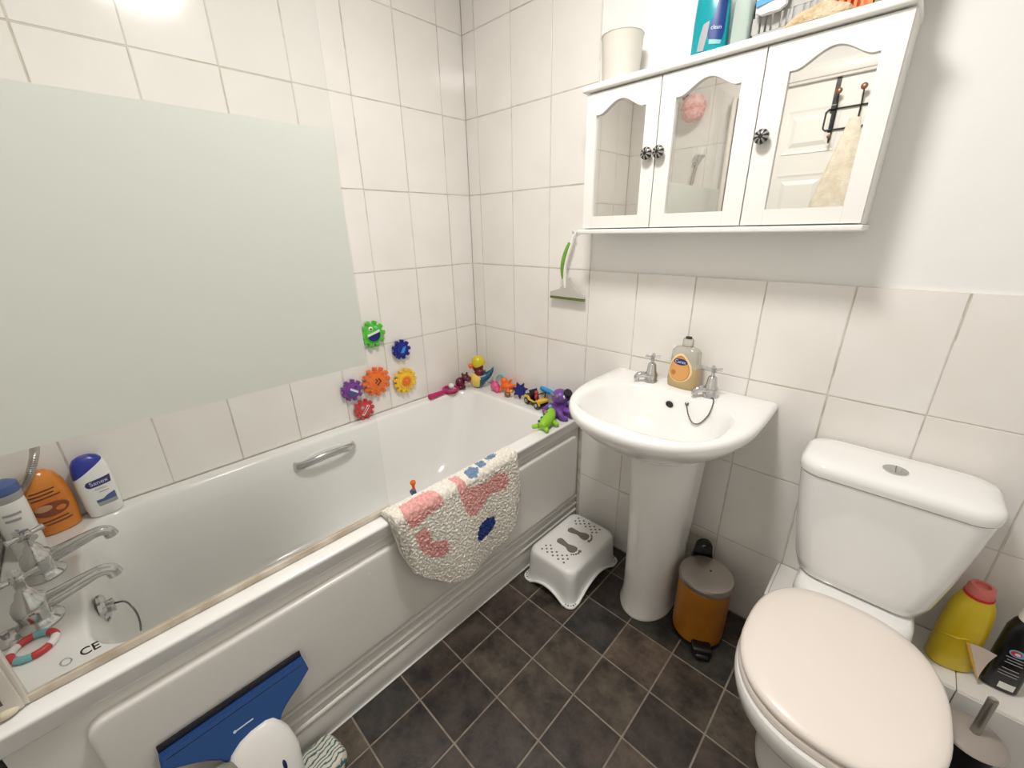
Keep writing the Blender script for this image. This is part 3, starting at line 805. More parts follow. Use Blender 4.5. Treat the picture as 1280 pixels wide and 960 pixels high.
obj('cistern_lid', loft([cis_loop(0.178, -0.008, -0.193, 0.749, 0.045), cis_loop(0.182, -0.006, -0.196, 0.7505, 0.048), cis_loop(0.1835, -0.006, -0.198, 0.764, 0.05), cis_loop(0.181, -0.008, -0.195, 0.777, 0.05), cis_loop(0.172, -0.014, -0.186, 0.784, 0.05), cis_loop(0.15, -0.03, -0.165, 0.788, 0.045), cis_loop(0.08, -0.06, -0.13, 0.790, 0.03)]), 'ceramic', tl_, world=True, ang=50)
fb = obj('flush_button', xf(lathe([(0, 0), (0.024, 0), (0.024, 0.003), (0.020, 0.0045), (0.0, 0.003)], 24), T(TX, -0.125, 0.7895)), 'chrome', tl_, world=True)
obj('button_split', box(TX - 0.001, TX + 0.001, -0.144, -0.106, 0.7925, 0.7942), 'dark_chrome', fb, world=True)
def egg(hw, yc, fr, bk, z, ef=2.35, eb=2.2, n=64):
    pts = []
    for i in range(n):
        a = 2 * PI * i / n
        c, s = math.cos(a), math.sin(a)
        e = ef if s < 0 else eb
        d = fr if s < 0 else bk
        pts.append((TX + hw * math.copysign(abs(c) ** (2 / e), c), yc + d * math.copysign(abs(s) ** (2 / e), s), z))
    return pts
SY = -0.452
obj('pan', loft([egg(0.098, -0.36, 0.13, 0.185, 0.0), egg(0.10, -0.36, 0.132, 0.187, 0.012), egg(0.094, -0.36, 0.124, 0.18, 0.03), egg(0.088, -0.36, 0.115, 0.17, 0.10), egg(0.092, -0.375, 0.125, 0.18, 0.17), egg(0.115, -0.40, 0.165, 0.215, 0.24), egg(0.15, -0.43, 0.195, 0.24, 0.31), egg(0.174, SY, 0.205, 0.255, 0.36), egg(0.1805, SY, 0.209, 0.258, 0.385), egg(0.181, SY, 0.209, 0.258, 0.40), egg(0.178, SY, 0.206, 0.255, 0.407)]), 'ceramic', tl_, world=True, ang=60)
bm = loft([cis_loop(0.105, -0.03, -0.25, 0.33, 0.05), cis_loop(0.118, -0.025, -0.262, 0.37, 0.05), cis_loop(0.122, -0.022, -0.262, 0.415, 0.05), cis_loop(0.120, -0.022, -0.25, 0.436, 0.05), cis_loop(0.114, -0.026, -0.226, 0.4462, 0.045)])
obj('cistern_platform', bm, 'ceramic', tl_, world=True)
obj('seat', loft([egg(0.172, SY, 0.192, 0.216, 0.408, 2.35, 2.6), egg(0.178, SY, 0.197, 0.219, 0.411, 2.35, 2.6), egg(0.179, SY, 0.198, 0.220, 0.419, 2.35, 2.6), egg(0.176, SY, 0.195, 0.217, 0.426, 2.35, 2.6), egg(0.16, SY, 0.18, 0.21, 0.4275, 2.35, 2.6)]), 'seat_plastic', tl_, world=True, ang=60)
obj('seat_lid', loft([egg(0.170, SY, 0.188, 0.216, 0.4285, 2.35, 2.6), egg(0.177, SY, 0.194, 0.220, 0.431, 2.35, 2.6), egg(0.179, SY, 0.196, 0.222, 0.438, 2.35, 2.6), egg(0.177, SY, 0.194, 0.220, 0.445, 2.35, 2.6), egg(0.170, SY, 0.187, 0.214, 0.4505, 2.35, 2.6), egg(0.15, SY, 0.165, 0.19, 0.4535, 2.35, 2.6), egg(0.09, SY, 0.10, 0.11, 0.455, 2.35, 2.6), egg(0.03, SY, 0.03, 0.04, 0.4553, 2.35, 2.6)]), 'seat_plastic', tl_, world=True, ang=70)

# ------------------------------------------------------------------ things behind and beside the toilet
bb = thing('bleach_bottle', 'yellow cleaner bottle with rose red cap on tiled ledge', 'bottle', (1.862, -0.085, 0.3015), 0.30)
bsec = [(0.0, 0.038, 0.030), (0.004, 0.042, 0.033), (0.05, 0.042, 0.034), (0.12, 0.041, 0.033), (0.165, 0.039, 0.031), (0.195, 0.034, 0.028), (0.209, 0.028, 0.024), (0.215, 0.024, 0.022)]
obj('body', bottle_bm(bsec, 2.4), 'bleach_yellow', bb)
obj('cap', lathe([(0, 0.215), (0.023, 0.215), (0.025, 0.219), (0.024, 0.236), (0.021, 0.245), (0.014, 0.246), (0.013, 0.240), (0.0, 0.240)], 24), 'cap_rose', bb)
obj('cap_ring', lathe([(0.0, 0.2155), (0.026, 0.2155), (0.027, 0.2175), (0.026, 0.2215), (0.0, 0.2215)], 24), 'cap_red', bb)
# peeling label flap: a curled triangular sheet
bm = bmesh.new()
g = []
for i in range(9):
    for j in range(9 - i):
        u, v_ = i / 8, j / 8
        g.append(((i, j), bm.verts.new((0.0 + 0.040 * u + 0.034 * v_, -0.036 - 0.022 * u * u - 0.016 * v_, 0.100 - 0.085 * v_ + 0.008 * u))))
G = dict(g)
for i in range(8):
    for j in range(8 - i):
        bm.faces.new((G[i, j], G[i + 1, j], G[i, j + 1]))
        if (i + 1, j + 1) in G: bm.faces.new((G[i + 1, j], G[i + 1, j + 1], G[i, j + 1]))
bmesh.ops.recalc_face_normals(bm, faces=bm.faces)
ex = bmesh.ops.extrude_face_region(bm, geom=list(bm.faces))
for v in [q for q in ex['geom'] if isinstance(q, bmesh.types.BMVert)]: v.co += Vector((0.0005, 0.0006, 0))
bmesh.ops.recalc_face_normals(bm, faces=bm.faces)
fl_ = obj('peeling_label', bm, 'flap', bb)
obj('label_edge', tube([(0.0, -0.0362, 0.1005), (0.017, -0.0445, 0.0575), (0.034, -0.0525, 0.0155)], [0.0036, 0.003, 0.0012], 6), 'flap_edge', fl_)
obj('label_tear', tube([(-0.040, -0.022, 0.10), (-0.02, -0.034, 0.104), (0.0, -0.0365, 0.112)], [0.002, 0.004, 0.001], 6), 'bleach_yellow', bb)

kb = thing('black_bottle', 'black cleaner bottle with white and red cap on tiled ledge', 'bottle', (1.948, -0.088, 0.3015), 0.05)
ksec = [(0.0, 0.028, 0.018), (0.004, 0.031, 0.021), (0.10, 0.0305, 0.021), (0.17, 0.0295, 0.0205), (0.193, 0.024, 0.018), (0.203, 0.018, 0.016)]
kf = bottle_fn(ksec, 3.2)
obj('body', bottle_bm(ksec, 3.2), 'black_bottle', kb)
obj('cap', lathe([(0, 0.203), (0.021, 0.203), (0.022, 0.21), (0.020, 0.232), (0.0, 0.232)], 24), 'bottle_white', kb)
obj('cap_top', lathe([(0, 0.232), (0.017, 0.232), (0.015, 0.252), (0.008, 0.260), (0.0, 0.261)], 24), 'cap_red', kb)
obj('logo', decal(disc(-0.002, 0.120, 0.013, 0.010), kf, 0.0004), 'logo_cyan', kb)
obj('logo_centre', decal(disc(-0.004, 0.120, 0.0085, 0.007), kf, 0.0009), 'toy_red', kb)
obj('logo_heart', decal(disc(-0.002, 0.119, 0.0045, 0.0038), kf, 0.0014), 'print_white', kb)
lines = None
for z, w in ((0.104, .016), (0.096, .012), (0.088, .014), (0.07, .013), (0.06, .016), (0.052, .015)):
    d_ = decal([(-w, z), (w, z), (w, z + 0.0022), (-w, z + 0.0022)], kf, 0.0004); lines = d_ if lines is None else merge(lines, d_)
obj('small_print', lines, 'label_grey', kb)
obj('barcode_patch', decal([(-0.006, 0.012), (0.020, 0.012), (0.020, 0.030), (-0.006, 0.030)], kf, 0.0005), 'bottle_white', kb)

tb = thing('toilet_brush', 'toilet brush with steel handle and grey lid in black holder', 'toilet brush', (1.905, -0.262, 0.0015))
obj('holder', lathe([(0, 0), (0.045, 0.0), (0.048, 0.006), (0.044, 0.12), (0.042, 0.275), (0.0, 0.275)], 28), 'black_plastic', tb)
obj('lid', lathe([(0, 0.2755), (0.052, 0.2755), (0.056, 0.279), (0.05, 0.285), (0.02, 0.294), (0.0, 0.295)], 32), 'brush_grey', tb)
obj('handle', lathe([(0, 0.295), (0.0085, 0.295), (0.0085, 0.397), (0.0075, 0.400), (0.005, 0.399), (0.0, 0.397)], 16), 'brushed_steel', tb)

# pedal bin
pb = thing('pedal_bin', 'mustard pedal bin with grey metal lid between pedestal and toilet', 'bin', (1.303, -0.160, 0.0015), math.atan2(-0.88, 0.47) + PI / 2)
obj('base_ring', lathe([(0, 0), (0.082, 0), (0.084, 0.003), (0.084, 0.014), (0.0, 0.014)], 40), 'black_plastic', pb)
obj('body', lathe([(0, 0.0145), (0.081, 0.0145), (0.082, 0.02), (0.0825, 0.228), (0.08, 0.231), (0, 0.231)], 48), 'mustard', pb)
obj('lid_band', lathe([(0, 0.2315), (0.0835, 0.2315), (0.0855, 0.234), (0.0855, 0.246), (0.0835, 0.250), (0, 0.250)], 48), 'brushed_steel', pb)
obj('lid', lathe([(0.0835, 0.2502), (0.082, 0.254), (0.07, 0.2575), (0.045, 0.2605), (0.0, 0.262)], 48), 'bin_lid', pb)
obj('lid_spot', lathe([(0, 0.2612), (0.004, 0.2612), (0.0035, 0.2632), (0, 0.2634)], 12, (0.012, 0.006, 0)), 'label_brown', pb)
hd_ = plate([(0.027 * math.cos(a), 0.027 * math.sin(a)) for a in [PI * k / 16 for k in range(17)]] + [(-0.034, -0.055), (0.034, -0.055)], [[(0.0085 * math.cos(2 * PI * k / 16), 0.009 * math.sin(2 * PI * k / 16)) for k in range(16)]], 0.012)
obj('hinge_handle', xf(hd_, T(0, 0.100, 0.288) @ XZ), 'black_plastic', pb)
obj('hinge_block', box(-0.034, 0.034, 0.078, 0.104, 0.205, 0.249, 0.004), 'black_plastic', pb)
obj('pedal', merge(box(-0.030, 0.030, -0.118, -0.076, 0.004, 0.040, 0.008, 3), box(-0.022, 0.022, -0.126, -0.10, 0.002, 0.022, 0.007, 3)), 'black_plastic', pb)

# ------------------------------------------------------------------ step stool
st = thing('step_stool', 'white plastic step stool printed with grey footprints', 'step stool', (0.812, -0.235, 0.0015))
def stool_loop(hx, hy, r, zf): 
    p = rr(-hx, hx, -hy, hy, r, 0, 10)
    # densify straight sides
    out_ = []
    for i in range(len(p)):
        a, b = Vector(p[i]), Vector(p[(i + 1) % len(p)])
        k = 14 if i % 11 == 10 else 1
        for j in range(k):
            q = a.lerp(b, j / k); out_.append((q.x, q.y, zf(q.x / hx, q.y / hy)))
    return out_
def arch_z(u, v):
    a = 0.034 * max(0.0, math.cos(PI / 2 * min(1, abs(u) / 0.62))) ** 0.8 if abs(v) > abs(u) else 0.050 * max(0.0, math.cos(PI / 2 * min(1, abs(v) / 0.70))) ** 0.9
    return a
lo = []
lo.append(stool_loop(0.126, 0.176, 0.03, lambda u, v: arch_z(u, v)))
lo.append(stool_loop(0.127, 0.177, 0.03, lambda u, v: arch_z(u, v) + 0.003))
lo.append(stool_loop(0.126, 0.176, 0.03, lambda u, v: arch_z(u, v) + 0.006))
lo.append(stool_loop(0.117, 0.167, 0.03, lambda u, v: arch_z(u, v) + 0.008))
lo.append(stool_loop(0.115, 0.165, 0.03, lambda u, v: arch_z(u, v) + 0.012))
for q in (0.25, 0.5, 0.75, 0.92):
    lo.append(stool_loop(0.115 - 0.006 * q, 0.165 - 0.006 * q, 0.034, lambda u, v, q=q: (arch_z(u, v) + 0.012) * (1 - q) + 0.128 * q))
for hx, hy, z in ((0.108, 0.158, 0.136), (0.105, 0.155, 0.144), (0.098, 0.148, 0.1495), (0.088, 0.138, 0.1512), (0.05, 0.10, 0.1515)):
    lo.append(stool_loop(hx, hy, 0.038, lambda u, v, z=z: z))
obj('shell', loft(lo, False, True), 'white_plastic', st, ang=48)
ST = 0.1516
def foot(x, y, ang, mir):
    sole = spline([(-0.042, 0.0, 0), (-0.036, 0.011 , 0), (-0.02, 0.011, 0), (0.0, 0.0085, 0), (0.018, 0.015, 0), (0.034, 0.017, 0), (0.042, 0.006, 0), (0.038, -0.010, 0), (0.022, -0.014, 0), (0.004, -0.008, 0), (-0.016, -0.010, 0), (-0.034, -0.011, 0), (-0.042, 0.0, 0)], 4)[:-1]
    bm = plate([(p.x, p.y * mir) for p in sole], [], 0.0012, ST)
    for k, (tx, ty, tr) in enumerate(((0.050, 0.012, 0.0055), (0.053, 0.003, 0.004), (0.051, -0.005, 0.0036), (0.047, -0.012, 0.0032), (0.042, -0.017, 0.0028))):
        bm = merge(bm, plate([(tx + tr * math.cos(2 * PI * i / 12), mir * (ty + tr * math.sin(2 * PI * i / 12))) for i in range(12)], [], 0.0012, ST))
    obj('footprint', xf(bm, T(x, y, 0) @ RZ(ang) @ Matrix.Diagonal((1.15, 1.3, 1, 1))), 'grey_print', st, smooth=False)
foot(-0.005, 0.045, 0.12, -1)
foot(0.0, -0.045, -0.12, 1)
dots = None
for sgn in (-1, 1):
    for r_ in range(4):
        for c_ in range(5 if r_ % 2 else 4):
            y = sgn * (0.088 + 0.0125 * r_)
            x = -0.06 + 0.027 * c_ + (0.0 if r_ % 2 else 0.0135)
            if abs(y) > 0.13 or (r_ == 0 and c_ in (1, 2)): continue
            d_ = lathe([(0, 0), (0.0044, 0), (0.004, 0.0014), (0, 0.0015)], 10, (x, y, ST - 0.0003)); dots = d_ if dots is None else merge(dots, d_)
o = obj('grip_dots', dots, 'grey_print', st, smooth=False); o['kind'] = 'stuff'
dots = None
for sx in (-1, 1):
    for sy in (-1, 1):
        for k in range(5):
            a = PI / 2 * (k - 0.5) / 4 + 0.2
            d_ = lathe([(0, 0), (0.0028 + 0.001 * (k % 2), 0), (0, 0.0014)], 8, (sx * (0.094 + 0.026 * math.cos(a)), sy * (0.142 + 0.026 * math.sin(a)), 0.0085)); dots = d_ if dots is None else merge(dots, d_)
o = obj('foot_dots', dots, 'grey_print', st, smooth=False); o['kind'] = 'stuff'

# ------------------------------------------------------------------ bath mat draped over the rim
OUT = [(-0.951, 0.0), (-0.947, 0.026), (-0.938, 0.095), (-0.907, 0.185), (-0.861, 0.247), (-0.791, 0.318), (-0.74, 0.338), (-0.698, 0.343), (-0.629, 0.34), (-0.537, 0.315), (-0.487, 0.252), (-0.455, 0.148), (-0.444, 0.053), (-0.447, 0.0)]
def bottom(y):
    for (ya, sa), (yb, sb_) in zip(OUT, OUT[1:]):
        if ya <= y <= yb: return sa + (sb_ - sa) * (y - ya) / (yb - ya + 1e-9)
    return 0.0
PATS = {'wool_pink': [[(-0.907, -0.039), (-0.822, -0.046), (-0.797, -0.035), (-0.780, 0.0), (-0.783, 0.012), (-0.829, 0.018), (-0.856, 0.028), (-0.875, 0.035), (-0.901, 0.03), (-0.913, -0.010)],
                     [(-0.891, 0.055), (-0.853, 0.049), (-0.843, 0.072), (-0.834, 0.118), (-0.788, 0.134), (-0.781, 0.181), (-0.807, 0.192), (-0.852, 0.161), (-0.874, 0.126), (-0.888, 0.083)],
                     [(-0.727, -0.044), (-0.700, -0.044), (-0.690, 0.0), (-0.667, 0.010), (-0.596, 0.020), (-0.565, 0.008), (-0.518, 0.028), (-0.504, 0.065), (-0.529, 0.087), (-0.598, 0.076), (-0.633, 0.100), (-0.666, 0.114), (-0.693, 0.105), (-0.709, 0.063), (-0.722, 0.009)]],
        'wool_navy': [[(-0.667, 0.189), (-0.653, 0.164), (-0.62, 0.157), (-0.582, 0.170), (-0.580, 0.205), (-0.606, 0.227), (-0.649, 0.231), (-0.668, 0.216)]],
        'wool_steel': [[(-0.672, -0.038), (-0.635, -0.048), (-0.618, -0.026), (-0.643, -0.008), (-0.672, -0.014)], [(-0.612, -0.056), (-0.580, -0.046), (-0.586, -0.022), (-0.615, -0.024)], [(-0.566, -0.054), (-0.532, -0.058), (-0.518, -0.040), (-0.542, -0.030), (-0.566, -0.036)]]}
WM = ['wool_cream', 'wool_pink', 'wool_navy', 'wool_steel']
XO, ZT = 0.698, 0.6065         # inner face of the mat outside the rim and above it
def mat_point(y, s, off):
    """s < 0: across the rim top towards the tub, s > 0: hanging down outside"""
    R_ = 0.012
    flare = 0.012 * math.sin(max(0.0, s) * 7.0) + 0.010 * max(0, s / 0.34) * math.cos((y + 0.72) * 26.0)
    if s > 0.0: return Vector((XO + off + flare, y, ZT - R_ - s)), Vector((1, 0, 0))
    L1 = R_ * PI / 2
    if s > -L1:
        a = -s / R_
        return Vector((XO - R_ + (R_ + off) * math.cos(a), y, ZT - R_ + (R_ + off) * math.sin(a))), Vector((math.cos(a), 0, math.sin(a)))
    w = 0.034
    if s > -L1 - w: return Vector((XO - R_ + (s + L1), y, ZT + off)), Vector((0, 0, 1))
    q = -s - L1 - w
    if q < L1:
        a = q / R_
        return Vector((XO - R_ - w - (R_ + off) * math.sin(a), y, ZT - R_ + (R_ + off) * math.cos(a))), Vector((-math.sin(a), 0, math.cos(a)))
    return Vector((XO - R_ - w - R_ - off, y, ZT - R_ - (q - L1))), Vector((-1, 0, 0))
def smin(y): return -0.053
bm = bmesh.new()
ny, nsx = 230, 190
grid = []
rnd = random.Random(3)
ya, yb = OUT[0][0] + 0.0015, OUT[-1][0] - 0.0015
for i in range(ny + 1):
    y = ya + (yb - ya) * i / ny
    bot = bottom(y)
    col = []
    for j in range(nsx + 1):
        smn = smin(y); s = smn + (bot - smn) * j / nsx
        edge = min(1.0, i / 5, (ny - i) / 5, (nsx - j) / 6, j / 6)
        off = 0.004 + 0.012 * math.sqrt(max(0.0, 1 - (1 - edge) ** 2)) + rnd.uniform(-0.0015, 0.0015) + 0.0042 * mnoise.noise(Vector((y * 150, s * 150, 0))) * edge
        p, nn = mat_point(y + rnd.uniform(-0.0006, 0.0006), s, off)
        col.append(bm.verts.new(p))
    grid.append(col)
for i in range(ny):
    yc = ya + (yb - ya) * (i + 0.5) / ny
    for j in range(nsx):
        f = bm.faces.new((grid[i][j], grid[i][j + 1], grid[i + 1][j + 1], grid[i + 1][j]))
        sc_ = smin(yc) + (bottom(yc) - smin(yc)) * (j + 0.5) / nsx
        sc2 = sc_ - 0.010 * min(1.0, max(0.0, -sc_ / 0.019))
        jy, js = yc + rnd.uniform(-0.002, 0.002), sc2 + rnd.uniform(-0.002, 0.002)
        for k, nm in enumerate(WM[1:], 1):
            if any(inpoly(jy, js, P_) for P_ in PATS[nm]): f.material_index = k
# backing sheet, stitched to the pile round the edge
back = []
for i in range(ny + 1):
    y = ya + (yb - ya) * i / ny
    bot = bottom(y)
    back.append([bm.verts.new(mat_point(y, smin(y) + (bot - smin(y)) * j / nsx, 0.001)[0]) for j in range(nsx + 1)])
for i in range(ny):
    for j in range(nsx): bm.faces.new((back[i][j], back[i + 1][j], back[i + 1][j + 1], back[i][j + 1]))
    for j in (0, nsx):
        bm.faces.new((grid[i][j], grid[i + 1][j], back[i + 1][j], back[i][j]))
for i in (0, ny):
    for j in range(nsx): bm.faces.new((grid[i][j], grid[i][j + 1], back[i][j + 1], back[i][j]))
bmesh.ops.recalc_face_normals(bm, faces=bm.faces)
me = finish(bm, 180)
bmat = obj('bath_mat', me, WM)
tag(bmat, 'cream tufted bath mat with pink and blue shapes draped over bath', 'bath mat')

# ------------------------------------------------------------------ mirrored wall cabinet
cb = thing('mirror_cabinet', 'white wall cabinet with three arched mirror doors', 'cabinet', (1.09, 0.0, 1.33))
cx0, cx1, cz0, cz1, cd = 0.722, 1.464, 1.346, 1.735, -0.112
obj('carcass', box(cx0, cx1, cd, TT - 0.0005, cz0, cz1, 0.0015), 'cabinet_white', cb, world=True)
obj('crown', box(cx0 - 0.012, cx1 + 0.003, -0.142, TT - 0.0005, cz1, cz1 + 0.019, 0.006, 4), 'cabinet_white', cb, world=True)
obj('base_board', box(cx0 - 0.012, cx1 + 0.006, -0.138, TT - 0.0005, cz0 - 0.015, cz0 - 0.0005, 0.004, 3), 'cabinet_white', cb, world=True)
xd = [cx0, 0.9625, 1.2145, cx1]
for k in range(3):
    a, b = xd[k] + 0.0015, xd[k + 1] - 0.0015
    z0, z1 = cz0 + 0.003, cz1 - 0.004
    ia, ib, iz0, iz1 = a + 0.034, b - 0.040, z0 + 0.036, 1.672
    if k == 1: ia, ib = a + 0.042, b - 0.046
    if k == 2: ia, ib = a + 0.050, b - 0.038
    hole = [(ia, iz0), (ib, iz0), (ib, iz1)]
    for i in range(1, 24):
        u = 1 - 2 * i / 24
        x = (ia + ib) / 2 + u * (ib - ia) / 2
        q = 0.5 + 0.5 * math.cos(PI * min(1, abs(u) / 0.84))
        hole.append((x, iz1 + 0.030 * q ** 0.75))
    hole.append((ia, iz1))
    dr = obj('door', xf(plate([(a, z0), (b, z0), (b, z1), (a, z1)], [hole], 0.0165), T(0, cd - 0.0005, 0) @ XZ), 'cabinet_white', cb, world=True, smooth=False)
    obj('mirror_pane', box(ia - 0.006, ib + 0.006, cd - 0.0085, cd - 0.001, iz0 - 0.006, iz1 + 0.036), 'mirror', dr, world=True, smooth=False)
    for ja, jz0, jz1 in ((ia - 0.001, z0, iz0), (ib + 0.0004, z0, iz0), (ia - 0.001, iz1, z1), (ib + 0.0004, iz1, z1)):
        obj('joint_line', box(ja, ja + 0.0006, cd - 0.0172, cd - 0.016, jz0, jz1), 'white_wear', dr, world=True, smooth=False)
    kx = [b - 0.019, a + 0.014, a + 0.020][k]
    kz = 1.546
    prof_ = [(0, 0), (0.006, 0.0), (0.006, 0.008), (0.012, 0.010), (0.0165, 0.014), (0.0165, 0.019), (0.012, 0.0235), (0.005, 0.0255), (0.0, 0.0255)]
    kb_ = lathe(prof_, 16)
    kb_.faces.ensure_lookup_table()
    for f in kb_.faces:
        c_ = f.calc_center_median()
        i_ = int((math.atan2(c_.y, c_.x) + PI) / (2 * PI) * 16)
        if c_.z > 0.015 and math.hypot(c_.x, c_.y) > 0.006 and i_ % 2: f.material_index = 1
    obj('knob', xf(kb_, T(kx, cd - 0.017, kz) @ RX(PI / 2)), ['knob_dark', 'knob_silver'], dr, world=True)

# ------------------------------------------------------------------ on top of the cabinet
CT = cz1 + 0.019
bk = thing('beaker', 'translucent white plastic beaker on top of the cabinet', 'beaker', (0.800, -0.075, CT))
lp = [(0, 0), (0.050, 0), (0.053, 0.003), (0.060, 0.115), (0.061, 0.117), (0.0595, 0.117), (0.0515, 0.006), (0.0, 0.005)]
obj('cup', lathe(lp, 36), 'beaker', bk)
obj('rim', xf(ring((0, 0, 0), 0.0605, 0.0012, 'Z', 40, 6), T(0, 0, 0.1165)), 'beaker', bk)

tbm = thing('teal_bottle', 'teal liquid cleaner bottle with dark blue label on cabinet top', 'bottle', (1.055, -0.072, CT), 0.1)
tsec = [(0.0, 0.040, 0.026), (0.004, 0.044, 0.029), (0.08, 0.043, 0.028), (0.13, 0.040, 0.026), (0.17, 0.028, 0.022), (0.19, 0.015, 0.015)]
tf = bottle_fn(tsec, 2.6)
obj('body', bottle_bm(tsec, 2.6), 'teal_liquid', tbm)
obj('cap', lathe([(0, 0.19), (0.017, 0.19), (0.017, 0.215), (0, 0.216)], 20), 'label_deep_blue', tbm)
obj('label', decal([(0.004, 0.034), (0.034, 0.028), (0.037, 0.05), (0.037, 0.125), (0.022, 0.125), (0.0, 0.05)], tf, 0.0004), 'label_deep_blue', tbm)
obj('label_flowers', decal([(-0.022, 0.016), (-0.006, 0.014), (0.0, 0.048), (0.002, 0.075), (-0.012, 0.07), (-0.018, 0.045)], tf, 0.0005), 'label_grey', tbm)
obj('label_band', decal([(0.006, 0.026), (0.032, 0.022), (0.034, 0.030), (0.005, 0.036)], tf, 0.0009), 'toy_teal', tbm)
obj('label_text', print_text('clean', 0.012, 0.019, 0.058, tf, 0.0014, -0.1), 'print_white', tbm, smooth=False)

mb_ = thing('pale_bottle', 'pale translucent mint bottle between teal bottle and grey basket', 'bottle', (1.128, -0.055, CT))
obj('body', loft([sup(0, 0, 0.020, 0.028, 0.0, 4, 28), sup(0, 0, 0.023, 0.031, 0.004, 4, 28), sup(0, 0, 0.022, 0.03, 0.13, 4, 28), sup(0, 0, 0.012, 0.014, 0.145, 3, 28)]), 'pale_mint', mb_)
obj('cap', lathe([(0, 0.145), (0.013, 0.145), (0.013, 0.17), (0, 0.171)], 18), 'white_plastic', mb_)

bs = thing('storage_basket', 'grey slotted plastic basket on top of the cabinet', 'basket', (1.23, -0.05, CT))
bx0, bx1, by0, by1, bh = 1.165, 1.298, -0.108, -0.004, 0.105
obj('floor', box(bx0, bx1, by0, by1, CT, CT + 0.004), 'basket_grey', bs, world=True)
obj('lower_band', merge(box(bx0, bx1, by0, by0 + 0.003, CT, CT + 0.014), box(bx0, bx0 + 0.003, by0, by1, CT, CT + 0.014), box(bx1 - 0.003, bx1, by0, by1, CT, CT + 0.014), box(bx0, bx1, by1 - 0.003, by1, CT, CT + 0.09)), 'basket_grey', bs, world=True)
obj('upper_band', merge(box(bx0, bx1, by0, by0 + 0.003, CT + 0.046, CT + bh), box(bx0, bx0 + 0.003, by0, by1, CT + 0.046, CT + bh), box(bx1 - 0.003, bx1, by0, by1, CT + 0.046, CT + bh)), 'basket_grey', bs, world=True)
x = bx0
k = 0
while x < bx1 - 0.004:
    obj('slat', box(x, x + (0.007 if k % 3 else 0.014), by0, by0 + 0.003, CT + 0.0145, CT + 0.0455), 'basket_grey', bs, world=True, smooth=False)
    x += 0.012 if k % 3 else 0.019
    k += 1
for y in (by0 + 0.02, by0 + 0.045, by0 + 0.07):
    for xx in (bx0, bx1 - 0.003): obj('slat', box(xx, xx + 0.003, y, y + 0.012, CT + 0.0145, CT + 0.0455), 'basket_grey', bs, world=True, smooth=False)
wp = thing('wipes_pack', 'white pack with a blue stripe leaning out of the basket', 'pack', (1.205, -0.12, CT))
lo = [[(1.205 + sx * wd, -0.122 + dy, CT + z) for sx, dy in ((-1, -0.002), (-0.9, -0.008), (0, -0.011), (0.9, -0.008), (1, -0.002), (0.9, 0.004), (0, 0.006), (-0.9, 0.004))] for z, wd in ((0.042, 0.02), (0.048, 0.032), (0.10, 0.034), (0.12, 0.033))]
obj('packet', loft(lo), 'pack_white', wp, world=True)
obj('stripe', xf(box(-0.028, 0.028, -0.002, 0, -0.006, 0.006), T(1.203, -0.1325, CT + 0.066) @ RY(-0.12)), 'pack_blue', wp, world=True)
def slotted_pot(name, label, x0, x1, m_):
    p = thing(name, label, 'pot', ((x0 + x1) / 2, -0.06, CT + 0.0005))
    y0, y1 = -0.106, -0.012
    obj('back_wall', box(x0, x1, y1 - 0.003, y1, CT + 0.0005, CT + 0.095), m_, p, world=True, smooth=False)
    obj('base', box(x0, x1, y0, y1, CT + 0.0005, CT + 0.012), m_, p, world=True, smooth=False)
    obj('top_band', box(x0, x1, y0, y0 + 0.004, CT + 0.052, CT + 0.095), m_, p, world=True, smooth=False)
    for xs_ in (x0, x1 - 0.003): obj('side_wall', box(xs_, xs_ + 0.003, y0, y1, CT + 0.012, CT + 0.095), m_, p, world=True, smooth=False)
    n_ = max(2, int((x1 - x0) / 0.011))
    for i in range(n_):
        q = x0 + (x1 - x0) * (i + 0.3) / n_
        obj('rib', box(q, q + 0.0055, y0, y0 + 0.004, CT + 0.012, CT + 0.052), m_, p, world=True, smooth=False)
slotted_pot('slotted_pot', 'narrow red slotted pot between grey basket and orange pot', 1.301, 1.326, 'basket_red')
slotted_pot('slotted_pot', 'orange slotted pot on top of the cabinet', 1.329, 1.388, 'basket_orange')
slotted_pot('slotted_pot', 'dark olive slotted pot at the end of the cabinet top', 1.391, 1.452, 'recess')
sp_ = ell((0, 0, 0), 0.062, 0.014, 0.018, 30, 16)
for v in sp_.verts:
    up = v.co.z > 0
    q = (v.co.x + 0.062) / 0.124
    v.co.z = max(v.co.z, -0.006) + 0.006
    if up: v.co.z *= 0.35 + 0.95 * math.sin(PI * min(1, 0.08 + 0.72 * q)) + 0.10 * math.sin(v.co.x * 130)
o = obj('crumpled_cloth', sp_, 'sponge'); o.location = (1.298, -0.126, CT + 0.0005); tag(o, 'beige crumpled cloth lying in front of the grey basket', 'cloth')

